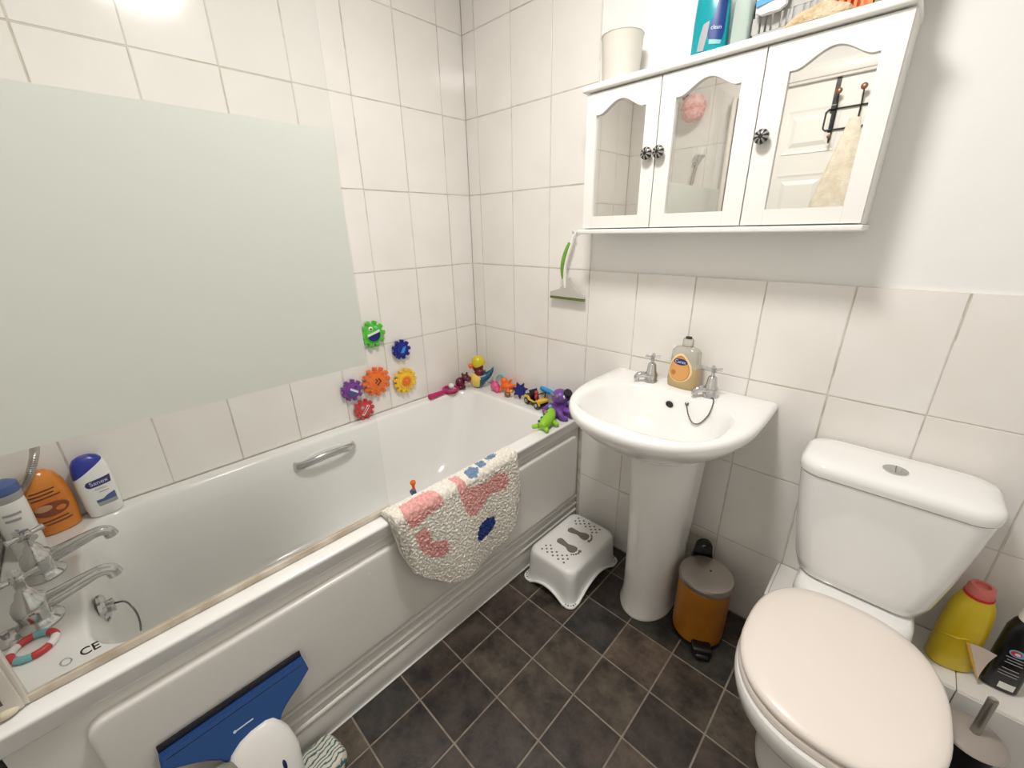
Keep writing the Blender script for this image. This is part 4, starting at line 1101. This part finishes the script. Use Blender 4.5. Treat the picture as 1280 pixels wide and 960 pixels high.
# ------------------------------------------------------------------ hanging squeegee
sq = thing('squeegee', 'white and green squeegee hanging from the cabinet end', 'squeegee', (0.60, -0.03, 1.08))
obj('handle', tube(spline([(0.612, -0.028, 1.318), (0.606, -0.030, 1.29), (0.592, -0.034, 1.25), (0.582, -0.034, 1.21), (0.580, -0.030, 1.165), (0.584, -0.026, 1.13)], 6), [0.0075 + 0.0025 * math.sin(PI * i / 30) for i in range(31)], 10), 'white_plastic', sq, world=True)
obj('grip', tube(spline([(0.604, -0.036, 1.300), (0.591, -0.0415, 1.265), (0.580, -0.043, 1.225), (0.576, -0.040, 1.19), (0.577, -0.036, 1.165)], 6), [0.004 + 0.0045 * math.sin(PI * min(1, 0.15 + 0.85 * i / 24)) for i in range(25)], 10), 'squeegee_green', sq, world=True)
hdp = [(-0.082, 0.0), (0.084, 0.0), (0.08, 0.010), (0.045, 0.026), (0.022, 0.05), (0.012, 0.075), (-0.008, 0.075), (-0.016, 0.05), (-0.035, 0.030), (-0.08, 0.016)]
obj('head', xf(plate(hdp, [], 0.012), T(0.592, -0.020, 1.094) @ XZ), 'squeegee_clear', sq, world=True)
obj('blade', box(0.508, 0.678, -0.029, -0.023, 1.083, 1.0935, 0.001), 'squeegee_blade', sq, world=True)
obj('hook_eye', xf(ring((0, 0, 0), 0.008, 0.0035, 'Y', 18, 8), T(0.616, -0.028, 1.330)), 'white_plastic', sq, world=True)
hkb = obj('squeegee_hook', merge(tube([(0.616, -0.0005, 1.336), (0.616, -0.030, 1.336), (0.616, -0.034, 1.342)], 0.0035, 8), xf(lathe([(0, 0), (0.010, 0), (0.010, 0.003), (0, 0.003)], 16), T(0.616, -0.0003, 1.336) @ RX(PI / 2))), 'white_plastic')
tag(hkb, 'small white wall hook holding the green squeegee', 'hook')

# ------------------------------------------------------------------ toiletries at the tap end
sx = thing('white_gel_bottle', 'white shower gel bottle with slanted blue cap on bath rim', 'bottle', (0.034, -1.480, RIM + 0.0005), PI / 2 + 0.10)
wsec = [(0.0, 0.030, 0.019), (0.004, 0.0355, 0.0225), (0.03, 0.0385, 0.024), (0.09, 0.0395, 0.0245), (0.14, 0.0375, 0.0235), (0.165, 0.033, 0.021), (0.178, 0.025, 0.016), (0.184, 0.014, 0.010)]
wfn = bottle_fn(wsec, 2.7)
full = bottle_bm(wsec, 2.7, 40)
pn = Vector((-0.62, 0, 1)).normalized(); pc = Vector((0, 0, 0.148))
capb = full.copy()
bmesh.ops.bisect_plane(full, geom=list(full.verts) + list(full.edges) + list(full.faces), plane_co=pc, plane_no=pn, clear_outer=True)
bmesh.ops.bisect_plane(capb, geom=list(capb.verts) + list(capb.edges) + list(capb.faces), plane_co=pc, plane_no=pn, clear_inner=True)
bmesh.ops.holes_fill(full, edges=[e for e in full.edges if e.is_boundary]); bmesh.ops.holes_fill(capb, edges=[e for e in capb.edges if e.is_boundary])
obj('body', full, 'bottle_white', sx)
obj('cap', capb, 'cap_blue', sx)
pill = [(-0.012 + 0.010 * math.cos(a), 0.104 + 0.010 * math.sin(a)) for a in [PI / 2 + PI * k / 10 for k in range(11)]] + [(0.031, 0.097), (0.033, 0.119)]
obj('logo', decal(pill, wfn, 0.0004), 'label_navy', sx)
obj('logo_text', print_text('Sanex', 0.0165, 0.006, 0.106, wfn, 0.0011, 0.06), 'print_white', sx, smooth=False)
obj('label_text', merge(print_text('EXPERT', 0.0075, 0.006, 0.086, wfn, 0.0006), decal([(0.0, 0.075), (0.020, 0.076), (0.020, 0.078), (0.0, 0.077)], wfn, 0.0004)), 'label_grey', sx, smooth=False)
obj('label_wave', decal([(-0.012, 0.046), (0.030, 0.046), (0.030, 0.066), (0.014, 0.062), (0.002, 0.054), (-0.012, 0.054)], wfn, 0.0004), 'label_blue', sx)
obj('label_bar', decal([(-0.010, 0.034), (0.030, 0.034), (0.030, 0.046), (-0.012, 0.046)], wfn, 0.0004), 'label_grey', sx)

ob = thing('orange_gel_bottle', 'amber orange shower gel bottle on the bath rim', 'bottle', (0.040, -1.572, RIM + 0.0005), PI / 2 + 0.25)
osec = [(0.0, 0.036, 0.020), (0.004, 0.041, 0.024), (0.05, 0.045, 0.026), (0.10, 0.045, 0.026), (0.14, 0.040, 0.024), (0.165, 0.030, 0.019), (0.178, 0.018, 0.012), (0.182, 0.008, 0.006)]
ofn = bottle_fn(osec, 2.3)
obj('body', bottle_bm(osec, 2.3, 36), 'gel_orange', ob)
obj('label_patch', decal(disc(-0.004, 0.075, 0.034, 0.020), ofn, 0.0004), 'label_brown', ob)
obj('label_swirl', decal(disc(-0.018, 0.083, 0.016, 0.009), ofn, 0.0010), 'label_tan', ob)
obj('label_drop', decal(disc(0.012, 0.072, 0.010, 0.007), ofn, 0.0010), 'gel_orange', ob)
st_ = None
for z, a, b in ((0.128, -0.03, 0.016), (0.118, -0.034, 0.012), (0.108, -0.032, 0.022), (0.042, -0.03, 0.02), (0.032, -0.026, 0.026)):
    d_ = decal([(a, z), (b, z + 0.002), (b, z + 0.0055), (a, z + 0.0035)], ofn, 0.0005); st_ = d_ if st_ is None else merge(st_, d_)
obj('label_lettering', st_, 'label_dark', ob)

bw = thing('blue_capped_bottle', 'white bottle with round blue cap at the bath tap end', 'bottle', (0.128, -1.622, RIM + 0.0005), PI / 2)
obj('body', lathe([(0, 0), (0.026, 0), (0.028, 0.004), (0.030, 0.15), (0.029, 0.163), (0.0, 0.163)], 28), 'bottle_white', bw)
obj('shoulder', lathe([(0, 0.163), (0.0295, 0.163), (0.0305, 0.168), (0.030, 0.182), (0.0, 0.183)], 28), 'label_grey', bw)
obj('cap', lathe([(0, 0.183), (0.0305, 0.183), (0.0315, 0.187), (0.030, 0.203), (0.022, 0.209), (0, 0.210)], 28), 'label_blue', bw)
cyl = lambda x, z: -math.sqrt(max(1e-6, 0.0300 ** 2 - x * x))
st_ = None
for z, a, b in ((0.13, -0.012, 0.018), (0.115, -0.012, 0.014), (0.07, -0.014, 0.012), (0.058, -0.01, 0.018)):
    d_ = decal([(a, z), (b, z), (b, z + 0.006), (a, z + 0.006)], cyl, 0.0006); st_ = d_ if st_ is None else merge(st_, d_)
obj('label_lettering', st_, 'label_grey', bw)

# ------------------------------------------------------------------ suction gear toys on the tiles
def gear(name, label, y, z, R, teeth, body, deco):
    g_ = thing(name, label, 'bath toy', (0.0005, y, z), 0.0, 'suction gears on the tiled wall')
    pts = []
    for i in range(teeth):
        for fa, fr_ in ((-0.30, 0.76), (-0.24, 0.98), (-0.10, 1.0), (0.10, 1.0), (0.24, 0.98), (0.30, 0.76)):
            a = 2 * PI * (i + fa) / teeth
            pts.append((R * fr_ * math.cos(a), R * fr_ * math.sin(a)))
    wheel = plate(pts, [], 0.013, 0.008)
    obj('wheel', xf(wheel, YZ), body, g_, ang=25)
    obj('suction_cup', xf(lathe([(0, 0), (R * 0.55, 0), (R * 0.4, 0.006), (R * 0.2, 0.009), (0, 0.009)], 24), YZ), 'squeegee_clear', g_)
    for i in range(teeth):
        a = 2 * PI * i / teeth
        obj('tooth_cap', xf(lathe([(0, 0.0205), (R * 0.10, 0.0205), (R * 0.085, 0.0245), (0, 0.025)], 10, (R * 0.86 * math.cos(a), R * 0.86 * math.sin(a), 0)), YZ), body, g_)
    for nm, bm_, m_ in deco(R): obj(nm, xf(bm_, YZ), m_, g_, ang=30)
    return g_
def dome(R, m_): return ('hub', lathe([(0, 0.0205), (R * 0.62, 0.0205), (R * 0.58, 0.025), (R * 0.3, 0.028), (0, 0.029)], 28), m_)
def g_green(R):
    sm = [(R * 0.5 * math.cos(a), R * 0.5 * math.sin(a)) for a in [PI + PI * k / 14 + 0.25 for k in range(15)]]
    th = [(x * 0.98, y_) for x, y_ in [(-0.5 * R, -0.10 * R), (0.46 * R, 0.14 * R), (0.48 * R, 0.30 * R), (-0.5 * R, 0.06 * R)]]
    return [dome(R, 'toy_green'), ('mouth', plate(sm, [], 0.0095, 0.0205), 'toy_navy'), ('teeth', plate(th, [], 0.0098, 0.0205), 'toy_white'),
            ('eye', ell((-0.18 * R, 0.45 * R, 0.026), R * 0.16, R * 0.16, 0.006), 'toy_white'), ('pupil', ell((-0.2 * R, 0.45 * R, 0.031), R * 0.08, R * 0.08, 0.003), 'label_dark'), ('eye', ell((0.22 * R, 0.48 * R, 0.026), R * 0.12, R * 0.12, 0.006), 'toy_mint')]
def g_blue(R): return [dome(R, 'toy_blue'), ('wing', xf(plate([(-0.3 * R, -0.25 * R), (0.05 * R, -0.3 * R), (0.35 * R, 0.3 * R), (0.0, 0.25 * R)], [], 0.006, 0.026), Matrix()), 'toy_sky')]
def g_orange(R):
    d = [dome(R, 'toy_orange')]
    for i in range(10):
        a = 2 * PI * (i + .5) / 10
        d.append(('bump', ell((0.66 * R * math.cos(a), 0.66 * R * math.sin(a), 0.021), R * 0.11, R * 0.11, 0.005, 10, 8), 'toy_orange'))
    d.append(('mark', merge(tube([(-0.05 * R, -0.22 * R, 0.0295), (0.22 * R, 0.02 * R, 0.0295), (0.08 * R, 0.24 * R, 0.0295)], 0.0028, 8), tube([(-0.18 * R, -0.05 * R, 0.0295), (0.0, 0.1 * R, 0.0295), (-0.12 * R, 0.22 * R, 0.0295)], 0.0024, 8)), 'label_dark'))
    return d
def star(R1, R2, n): return [((R1 if i % 2 == 0 else R2) * math.cos(PI * i / n), (R1 if i % 2 == 0 else R2) * math.sin(PI * i / n)) for i in range(2 * n)]
def g_yellow(R): return [dome(R, 'toy_yellow'), ('sun', plate(star(0.46 * R, 0.3 * R, 14), [], 0.0095, 0.0205), 'toy_orange'), ('sun_centre', lathe([(0, 0.030), (0.16 * R, 0.030), (0.12 * R, 0.033), (0, 0.0335)], 18), 'toy_bright_orange')]
def g_purple(R): return [dome(R, 'toy_purple'), ('patch', plate([(-0.4 * R, -0.35 * R), (0.3 * R, -0.35 * R), (-0.1 * R, 0.15 * R), (-0.42 * R, 0.1 * R)], [], 0.0095, 0.0205), 'toy_steel_blue'), ('stripe', plate([(-0.3 * R, 0.15 * R), (0.38 * R, -0.3 * R), (0.42 * R, -0.12 * R), (-0.2 * R, 0.3 * R)], [], 0.0098, 0.0205), 'toy_white'), ('eye', ell((0.25 * R, 0.28 * R, 0.026), R * .14, R * .14, .005), 'toy_blue')]
def g_red(R): return [dome(R, 'toy_red'), ('band', plate([(-0.4 * R, -0.4 * R), (-0.2 * R, -0.5 * R), (0.45 * R, 0.3 * R), (0.25 * R, 0.45 * R)], [], 0.0095, 0.0205), 'toy_white'), ('band_core', plate([(-0.34 * R, -0.32 * R), (-0.24 * R, -0.38 * R), (0.36 * R, 0.26 * R), (0.28 * R, 0.36 * R)], [], 0.0101, 0.0205), 'toy_red'), ('badge', ell((-0.22 * R, 0.25 * R, 0.025), R * .18, R * .18, .006), 'label_grey')]
gear('gear_toy', 'green grinning gear toy stuck to the tiles', -0.578, 0.956, 0.056, 10, 'toy_green', g_green)
gear('gear_toy', 'dark blue gear toy stuck to the tiles', -0.453, 0.864, 0.044, 9, 'toy_blue', g_blue)
gear('gear_toy', 'large orange gear toy stuck to the tiles', -0.590, 0.752, 0.064, 12, 'toy_orange', g_orange)
gear('gear_toy', 'yellow gear toy with an orange sun centre', -0.452, 0.717, 0.058, 13, 'toy_yellow', g_yellow)
gear('gear_toy', 'purple gear toy with blue and white marking', -0.700, 0.744, 0.046, 9, 'toy_purple', g_purple)
gear('gear_toy', 'small red gear toy just above the bath rim', -0.662, 0.646, 0.045, 10, 'toy_red', g_red)

# ------------------------------------------------------------------ toys along the bath ledge
ZR = RIM + 0.0008
GT = 'bath toys on the rim'
w = thing('bubble_wand', 'magenta bubble wand with a round loop on bath rim', 'bath toy', (0.045, -0.26, ZR), 0.0, GT)
w.scale = (1.1, 1.1, 1.1)
obj('handle', tube([(0.050, -0.345, ZR + 0.013), (0.047, -0.30, ZR + 0.0125), (0.045, -0.262, ZR + 0.012)], [0.0125, 0.011, 0.009], 14), 'toy_magenta', w, world=True)
obj('loop', merge(ring((0.044, -0.226, ZR + 0.016), 0.032, 0.006, 'Z', 28, 10), tube([(0.044, -0.226 + 0.0, ZR + 0.0), (0.044, -0.226, ZR + 0.001)], 0.03, 20)), 'toy_magenta', w, world=True)
obj('bubble_ball', ell((0.046, -0.222, ZR + 0.028), 0.013), 'toy_white', w, world=True)

h = thing('hippo_toy', 'small maroon hippo squirter beside the capped duck', 'bath toy', (0.052, -0.150, ZR), 0.0, GT)
h.scale = (1.08, 1.08, 1.08)
hb = merge(ell((0.045, -0.160, ZR + 0.030), 0.021, 0.024, 0.026), ell((0.050, -0.163, ZR + 0.012), 0.022, 0.022, 0.012), tube([(0.060, -0.165, ZR + 0.03), (0.07, -0.16, ZR + 0.016), (0.072, -0.158, ZR + 0.009)], [0.009, 0.008, 0.008], 10))
obj('body', hb, 'toy_maroon', h, world=True)
obj('head', merge(ell((0.062, -0.140, ZR + 0.054), 0.020, 0.020, 0.016), ell((0.076, -0.136, ZR + 0.049), 0.014, 0.016, 0.012), ell((0.050, -0.148, ZR + 0.068), 0.005, 0.005, 0.008), ell((0.058, -0.128, ZR + 0.070), 0.005, 0.005, 0.007)), 'toy_maroon', h, world=True)

dk = thing('duck_toy', 'tall duck toy with a yellow cap and teal back', 'bath toy', (0.105, -0.075, ZR), 0.0, GT)
dk.scale = (1.1, 1.1, 1.1)
def du(u, v, z): # duck frame: u along the picture-facing side (x+y diagonal), v depth
    return (0.108 + 0.722 * u * 1.0 + 0.65 * v, -0.078 + 0.69 * u - 0.70 * v + 0.0, ZR + z)
lo = []
for k in range(13):
    q = k / 12
    z = 0.075 * q
    hw = 0.040 * math.sqrt(max(0.02, 1 - (1 - min(1, q * 1.6)) ** 2)) * (1 - 0.25 * max(0, q - 0.6))
    hd2 = 0.030 * math.sqrt(max(0.02, 1 - (1 - min(1, q * 1.6)) ** 2)) * (1 - 0.7 * max(0, q - 0.55))
    lo.append([du(-0.012 + hw * math.cos(a) , hd2 * math.sin(a), z + 0.012 * q * math.cos(a)) for a in [2 * PI * i / 24 for i in range(24)]])
bd = loft(lo)
for f in bd.faces:
    c_ = f.calc_center_median(); u_ = (c_.x - 0.108) * 0.722 + (c_.y + 0.078) * 0.69
    f.material_index = 1 if u_ > -0.010 + (c_.z - ZR) * 0.28 or c_.z < ZR + 0.006 else 0
obj('body', bd, ['duck_cream', 'duck_teal'], dk, world=True, ang=60)
obj('tail', tube(spline([du(0.005, 0.004, 0.045), du(0.030, 0.003, 0.058), du(0.050, 0.002, 0.078), du(0.060, 0.0, 0.098)], 5), [0.026 - 0.0245 * i / 15 for i in range(16)], 12), 'duck_teal', dk, world=True)
obj('head', merge(ell(du(-0.010, 0.0, 0.100), 0.025, 0.025, 0.030), ell(du(-0.004, 0.005, 0.075), 0.023, 0.023, 0.022)), 'duck_brown', dk, world=True)
obj('bill', merge(ell(du(-0.042, 0.002, 0.108), 0.014, 0.014, 0.008), ell(du(-0.040, 0.002, 0.098), 0.011, 0.011, 0.006)), 'toy_orange', dk, world=True)
cpb = lathe([(0.0, 0.0), (0.0285, 0.0), (0.030, 0.004), (0.029, 0.022), (0.024, 0.036), (0.013, 0.045), (0, 0.047)], 28)
obj('cap', xf(cpb, T(*du(-0.003, 0.0, 0.108)) @ Matrix.Rotation(0.32, 4, Vector((0.69, -0.72, 0)))), 'duck_yellow', dk, world=True)

o = thing('aqua_ring', 'thin aqua ring leaning behind the pink toy', 'bath toy', (0.175, -0.018, ZR), 0.0, GT)
obj('hoop', xf(ring((0, 0, 0), 0.030, 0.004, 'Y', 28, 8), T(0.190, -0.018, ZR + 0.036) @ RX(-0.22)), 'toy_aqua', o, world=True)
obj('hoop_bead', ell((0.190, -0.0115, ZR + 0.0655), 0.006), 'toy_aqua', o, world=True)
pk = thing('pink_toy', 'small pink rounded animal toy next to the duck', 'bath toy', (0.205, -0.060, ZR), 0.0, GT)
pk.scale = (1.1, 1.1, 1.1)
obj('body', merge(ell((0.200, -0.065, ZR + 0.022), 0.022, 0.020, 0.0215), ell((0.222, -0.074, ZR + 0.014), 0.012, 0.012, 0.0135)), 'toy_pink', pk, world=True)
obj('ear', merge(ell((0.190, -0.068, ZR + 0.044), 0.006, 0.005, 0.008), ell((0.208, -0.060, ZR + 0.044), 0.006, 0.005, 0.008)), 'toy_pink', pk, world=True)
of = thing('orange_figure', 'orange spiky sea creature toy beside the dark blue star', 'bath toy', (0.28, -0.045, ZR), 0.0, GT)
of.scale = (1.1, 1.1, 1.1)
ob_ = merge(ell((0.262, -0.045, ZR + 0.034), 0.032, 0.02, 0.017), ell((0.246, -0.045, ZR + 0.05), 0.016, 0.015, 0.017))
for a, b, c_ in (((0.285, -0.045, 0.036), (0.318, -0.035, 0.045), 0.009), ((0.275, -0.05, 0.028), (0.295, -0.07, 0.006), 0.010), ((0.245, -0.05, 0.028), (0.238, -0.066, 0.006), 0.009), ((0.262, -0.03, 0.028), (0.27, -0.016, 0.006), 0.009), ((0.27, -0.045, 0.045), (0.285, -0.04, 0.066), 0.008)):
    ob_ = merge(ob_, tube([(a[0], a[1], ZR + a[2]), (b[0], b[1], ZR + b[2])], [c_, c_ * 0.6], 10))
obj('body', ob_, 'toy_bright_orange', of, world=True)
obj('foot', ell((0.298, -0.078, ZR + 0.011), 0.016, 0.012, 0.0108), 'copper', of, world=True)
obj('claw', ell((0.318, -0.042, ZR + 0.038), 0.008, 0.008, 0.006), 'toy_amber', of, world=True)
bs_ = thing('star_toy', 'dark blue star toy leaning by the yellow buggy', 'bath toy', (0.365, -0.058, ZR), 0.0, GT)
sm_ = plate(star(0.042, 0.022, 7), [], 0.018, -0.009)
bmesh.ops.bevel(sm_, geom=[e for e in sm_.edges if e.calc_face_angle(0) > 0.6], offset=0.003, segments=2, affect='EDGES')
obj('star', xf(sm_, T(0.365, -0.062, ZR + 0.0445) @ RZ(0.45) @ RX(PI / 2 - 0.2) @ RZ(0.25)), 'toy_navy', bs_, world=True)
obj('star_tip', ell((0.326, -0.082, ZR + 0.036), 0.007), 'toy_amber', bs_, world=True)
bg = thing('toy_buggy', 'yellow and black toy buggy with a small driver', 'toy car', (0.468, -0.064, ZR), -0.22, GT)
bg.scale = (1.22, 1.15, 1.22)
obj('chassis', box(-0.046, 0.046, -0.021, 0.021, 0.010, 0.022, 0.004), 'toy_black', bg)
bdy = plate([(-0.048, 0.016), (-0.044, 0.034), (-0.022, 0.037), (-0.010, 0.026), (0.018, 0.024), (0.028, 0.034), (0.046, 0.034), (0.048, 0.016), (0.036, 0.016), (0.030, 0.026), (0.020, 0.022), (-0.018, 0.020), (-0.024, 0.028), (-0.036, 0.026), (-0.038, 0.016)], [], 0.006)
obj('side_panel', xf(bdy, T(0, -0.0215, 0) @ XZ), 'toy_amber', bg)
obj('bonnet', box(-0.046, -0.012, -0.021, 0.021, 0.0225, 0.037, 0.004), 'toy_black', bg)
obj('rear_deck', box(0.020, 0.048, -0.021, 0.021, 0.0225, 0.034, 0.004), 'toy_amber', bg)
obj('windscreen', xf(box(-0.002, 0.002, -0.019, 0.019, 0, 0.026, 0.001), T(-0.012, 0, 0.033) @ RY(-0.5)), 'toy_black', bg)
obj('roll_bar', tube([(0.026, -0.019, 0.03), (0.030, -0.018, 0.056), (0.030, 0.018, 0.056), (0.026, 0.019, 0.03)], 0.0025, 8), 'toy_black', bg)
obj('driver', merge(ell((0.008, -0.006, 0.036), 0.009, 0.009, 0.013), ell((0.006, -0.006, 0.053), 0.0075)), 'toy_red', bg)
for x, y in ((-0.030, -0.024), (0.031, -0.024), (-0.030, 0.018), (0.031, 0.018)):
    wl_ = obj('wheel', xf(lathe([(0, 0), (0.009, 0), (0.013, 0.001), (0.0145, 0.004), (0.0145, 0.008), (0.013, 0.011), (0, 0.011)], 20), T(x, y + 0.006, 0.0145) @ RX(PI / 2)), 'toy_black', bg)
    obj('hubcap', xf(lathe([(0, 0.0112), (0.007, 0.0112), (0.006, 0.013), (0, 0.0132)], 14), T(x, y + 0.006, 0.0145) @ RX(PI / 2)), 'label_grey', wl_)
o = thing('blue_stick_toy', 'bright blue plastic tube leaning behind the buggy', 'bath toy', (0.50, -0.02, ZR), 0.0, GT)
obj('tube', tube([(0.455, -0.013, ZR + 0.064), (0.468, -0.0135, ZR + 0.063), (0.535, -0.0135, ZR + 0.052), (0.590, -0.0135, ZR + 0.040), (0.60, -0.0135, ZR + 0.012)], [0.0105, 0.0115, 0.0115, 0.0115, 0.0115], 16), 'toy_sky', o, world=True)
obj('end_cap', tube([(0.451, -0.013, ZR + 0.0645), (0.4545, -0.013, ZR + 0.064)], 0.0085, 14), 'toy_steel_blue', o, world=True)

oc = thing('octopus_toy', 'purple octopus toy wearing a black hat', 'bath toy', (0.615, -0.072, ZR), 0.0, GT)
obj('head', merge(ell((0.612, -0.080, ZR + 0.084), 0.037, 0.037, 0.035), lathe([(0, 0.02), (0.034, 0.022), (0.026, 0.040), (0.025, 0.055), (0.028, 0.068), (0, 0.068)], 24, (0.614, -0.078, ZR))), 'octo_purple', oc, world=True)
for k in range(7):
    a = 2 * PI * k / 7 - 1.2
    R1, R2 = 0.028, 0.072
    pts = [(0.614 + R1 * math.cos(a), -0.076 + R1 * math.sin(a), ZR + 0.030), (0.614 + 0.052 * math.cos(a + .15), -0.074 + 0.052 * math.sin(a + .15), ZR + 0.030), (0.614 + R2 * math.cos(a + .3), -0.074 + R2 * math.sin(a + .3), ZR + 0.0125), (0.614 + 0.068 * math.cos(a + .7), -0.074 + 0.068 * math.sin(a + .7), ZR + 0.0115)]
    pts = [(min(p[0], 0.674), max(-0.118, min(p[1], -0.036)), p[2]) for p in pts]
    obj('tentacle', tube(spline(pts, 4), [0.0155 - 0.0055 * i / 12 for i in range(13)], 10), 'octo_purple', oc, world=True)
for p_ in ((0.598, -0.112, 0.098), (0.622, -0.114, 0.098), (0.583, -0.100, 0.094)):
    obj('spot', ell((p_[0], p_[1], ZR + p_[2]), 0.008, 0.005, 0.008), 'octo_spot', oc, world=True)
obj('hat', xf(merge(lathe([(0, 0), (0.026, 0), (0.026, 0.003), (0.018, 0.004), (0.019, 0.026), (0.015, 0.030), (0, 0.030)], 24)), T(0.632, -0.070, ZR + 0.092) @ RY(0.75) @ RX(0.15)), 'toy_black', oc, world=True)
obj('hat_skull', ell((0.640, -0.094, ZR + 0.094), 0.007, 0.004, 0.009), 'toy_white', oc, world=True)

CRY = -0.012
cr = thing('crocodile_toy', 'lime green crocodile toy with blue back spots', 'bath toy', (0.648, -0.200, ZR), 0.0, GT)
cbm = tube(spline([(0.655, -0.238, ZR + 0.016), (0.652, -0.226, ZR + 0.022), (0.646, -0.205, ZR + 0.026), (0.636, -0.170, ZR + 0.030), (0.622, -0.140, ZR + 0.036), (0.612, -0.122, ZR + 0.034)], 5), [0.013 + 0.0120 * math.sin(PI * min(1, 0.1 + 0.9 * i / 25)) for i in range(26)], 14)
for a, b in (((0.660, -0.225, 0.014), (0.676, -0.235, 0.009)), ((0.652, -0.175, 0.020), (0.674, -0.168, 0.009)), ((0.626, -0.185, 0.014), (0.608, -0.19, 0.009)), ((0.634, -0.235, 0.014), (0.618, -0.245, 0.009))):
    cbm = merge(cbm, tube([(a[0], a[1], ZR + a[2]), (b[0], b[1], ZR + b[2])], [0.011, 0.0085], 10), ell((b[0], b[1], ZR + 0.009), 0.009, 0.009, 0.0088, 10, 8))
xf(cbm, T(0, CRY, 0.003))
obj('body', cbm, 'croc_green', cr, world=True)
for i in range(6):
    q = i / 5
    obj('back_spot', ell((0.640 - 0.022 * q, -0.240 + CRY + 0.11 * q, ZR + 0.036 + 0.020 * math.sin(PI * (0.15 + 0.7 * q))- 0.004), 0.0052), 'croc_blue', cr, world=True)
obj('eye', merge(ell((0.606, -0.128 + CRY, ZR + 0.057), 0.008)), 'toy_aqua', cr, world=True)
obj('snout', ell((0.598, -0.138 + CRY, ZR + 0.031), 0.012, 0.011, 0.009), 'toy_orange', cr, world=True)

# small toy standing on the bath floor
sf_ = thing('diver_toy', 'small orange and blue toy standing inside the bathtub', 'bath toy', (0.235, -0.60, 0.2275))
obj('base', lathe([(0, 0), (0.022, 0), (0.022, 0.008), (0.012, 0.018), (0, 0.018)], 18), 'toy_steel_blue', sf_)
obj('body', merge(tube([(0, 0, 0.016), (0, 0, 0.05), (-0.004, 0, 0.085)], [0.012, 0.014, 0.01], 12), box(-0.024, -0.004, -0.008, 0.008, 0.058, 0.074, 0.003)), 'toy_steel_blue', sf_)
obj('stick', tube([(0, 0, 0.08), (0, 0, 0.115)], 0.0065, 10), 'toy_bright_orange', sf_)
obj('head', ell((0, 0, 0.120), 0.0125), 'toy_bright_orange', sf_)

# ------------------------------------------------------------------ window vacuum leaning on the bath panel, cloth on the floor
vc = thing('window_vacuum', 'blue and white window vacuum leaning against the bath panel', 'window vacuum', (0.72, -1.365, 0.0015))
VA = math.radians(20)
VO = Vector((0.684, -1.366, 0.3805))
MV = Matrix(((0, -math.sin(VA), math.cos(VA), VO.x), (1, 0, 0, VO.y), (0, math.cos(VA), math.sin(VA), VO.z), (0, 0, 0, 1)))   # plate x -> along blade, y -> up the tool, z -> outwards
obj('rubber_lip', xf(box(-0.139, 0.139, -0.014, 0.0, 0.004, 0.010, 0.001), MV), 'vac_lip', vc, world=True)
bl_ = [(-0.139, -0.014), (0.139, -0.014), (0.143, -0.048)] + [tuple(p[:2]) for p in spline([(0.143, -0.050, 0), (0.112, -0.072, 0), (0.082, -0.090, 0), (0.064, -0.106, 0), (0.054, -0.126, 0)], 5)] + [(-0.052, -0.118)] + [tuple(p[:2]) for p in spline([(-0.060, -0.104, 0), (-0.082, -0.084, 0), (-0.112, -0.064, 0), (-0.143, -0.047, 0)], 5)] + [(-0.143, -0.045)]
bm = plate(bl_, [], 0.022, 0.0)
bmesh.ops.bevel(bm, geom=[e for e in bm.edges if len(e.link_faces) == 2 and e.calc_face_angle(0) > 1.2 and all(v.co.z > 0.02 for v in e.verts)], offset=0.004, segments=2, affect='EDGES')
nz_ = obj('suction_nozzle', xf(bm, MV), 'vac_blue', vc, world=True)
obj('nozzle_ridge', xf(box(-0.130, 0.130, -0.0285, -0.0275, 0.0215, 0.0226), MV), 'vac_lip', nz_, world=True)
obj('nozzle_print', xf(merge(box(-0.020, 0.014, -0.0690, -0.0665, 0.0215, 0.0228), lathe([(0, 0.0215), (0.0032, 0.0215), (0.0032, 0.0228), (0, 0.0228)], 12, (-0.022, -0.0678, 0))), MV @ RZ(0.0)), 'print_white', nz_, world=True, smooth=False)
lo = []
for y_, xa, xb, h_ in ((-0.090, 0.000, 0.036, 0.026), (-0.096, -0.022, 0.048, 0.032), (-0.110, -0.042, 0.056, 0.038), (-0.135, -0.054, 0.068, 0.046), (-0.18, -0.058, 0.076, 0.055), (-0.24, -0.058, 0.070, 0.060), (-0.30, -0.040, 0.056, 0.054), (-0.345, -0.028, 0.044, 0.044), (-0.372, -0.022, 0.038, 0.036)):
    cx_, a_ = (xa + xb) / 2, (xb - xa) / 2
    lo.append([MV @ Vector((cx_ + a_ * math.copysign(abs(math.cos(a)) ** 0.8, math.cos(a)), y_, h_ * 0.5 + h_ * 0.5 * math.copysign(abs(math.sin(a)) ** 0.8, math.sin(a)))) for a in [2 * PI * k / 28 for k in range(28)]])
obj('body', loft(lo), 'vac_white', vc, world=True, ang=60)
obj('dirty_water_tank', xf(ell((-0.074, -0.168, 0.030), 0.050, 0.064, 0.028), MV), 'vac_tank', vc, world=True)
obj('power_button', xf(ell((0.036, -0.192, 0.0525), 0.0045, 0.014, 0.005), MV), 'button_navy', vc, world=True)
cl = obj('cleaning_cloth', loft([sup(0, 0, 0.045, 0.055, 0.0, 4, 36), sup(0, 0, 0.052, 0.062, 0.008, 4, 36), sup(0, 0, 0.053, 0.063, 0.03, 4, 36), sup(0, 0, 0.046, 0.056, 0.044, 4, 36), sup(0, 0, 0.02, 0.025, 0.049, 3, 36)]), 'patterned_cloth')
cl.location = (0.737, -1.262, 0.0015); cl.rotation_euler = (0, 0, 0.15)
tag(cl, 'folded white cleaning cloth with teal scribbles on the floor', 'cloth')
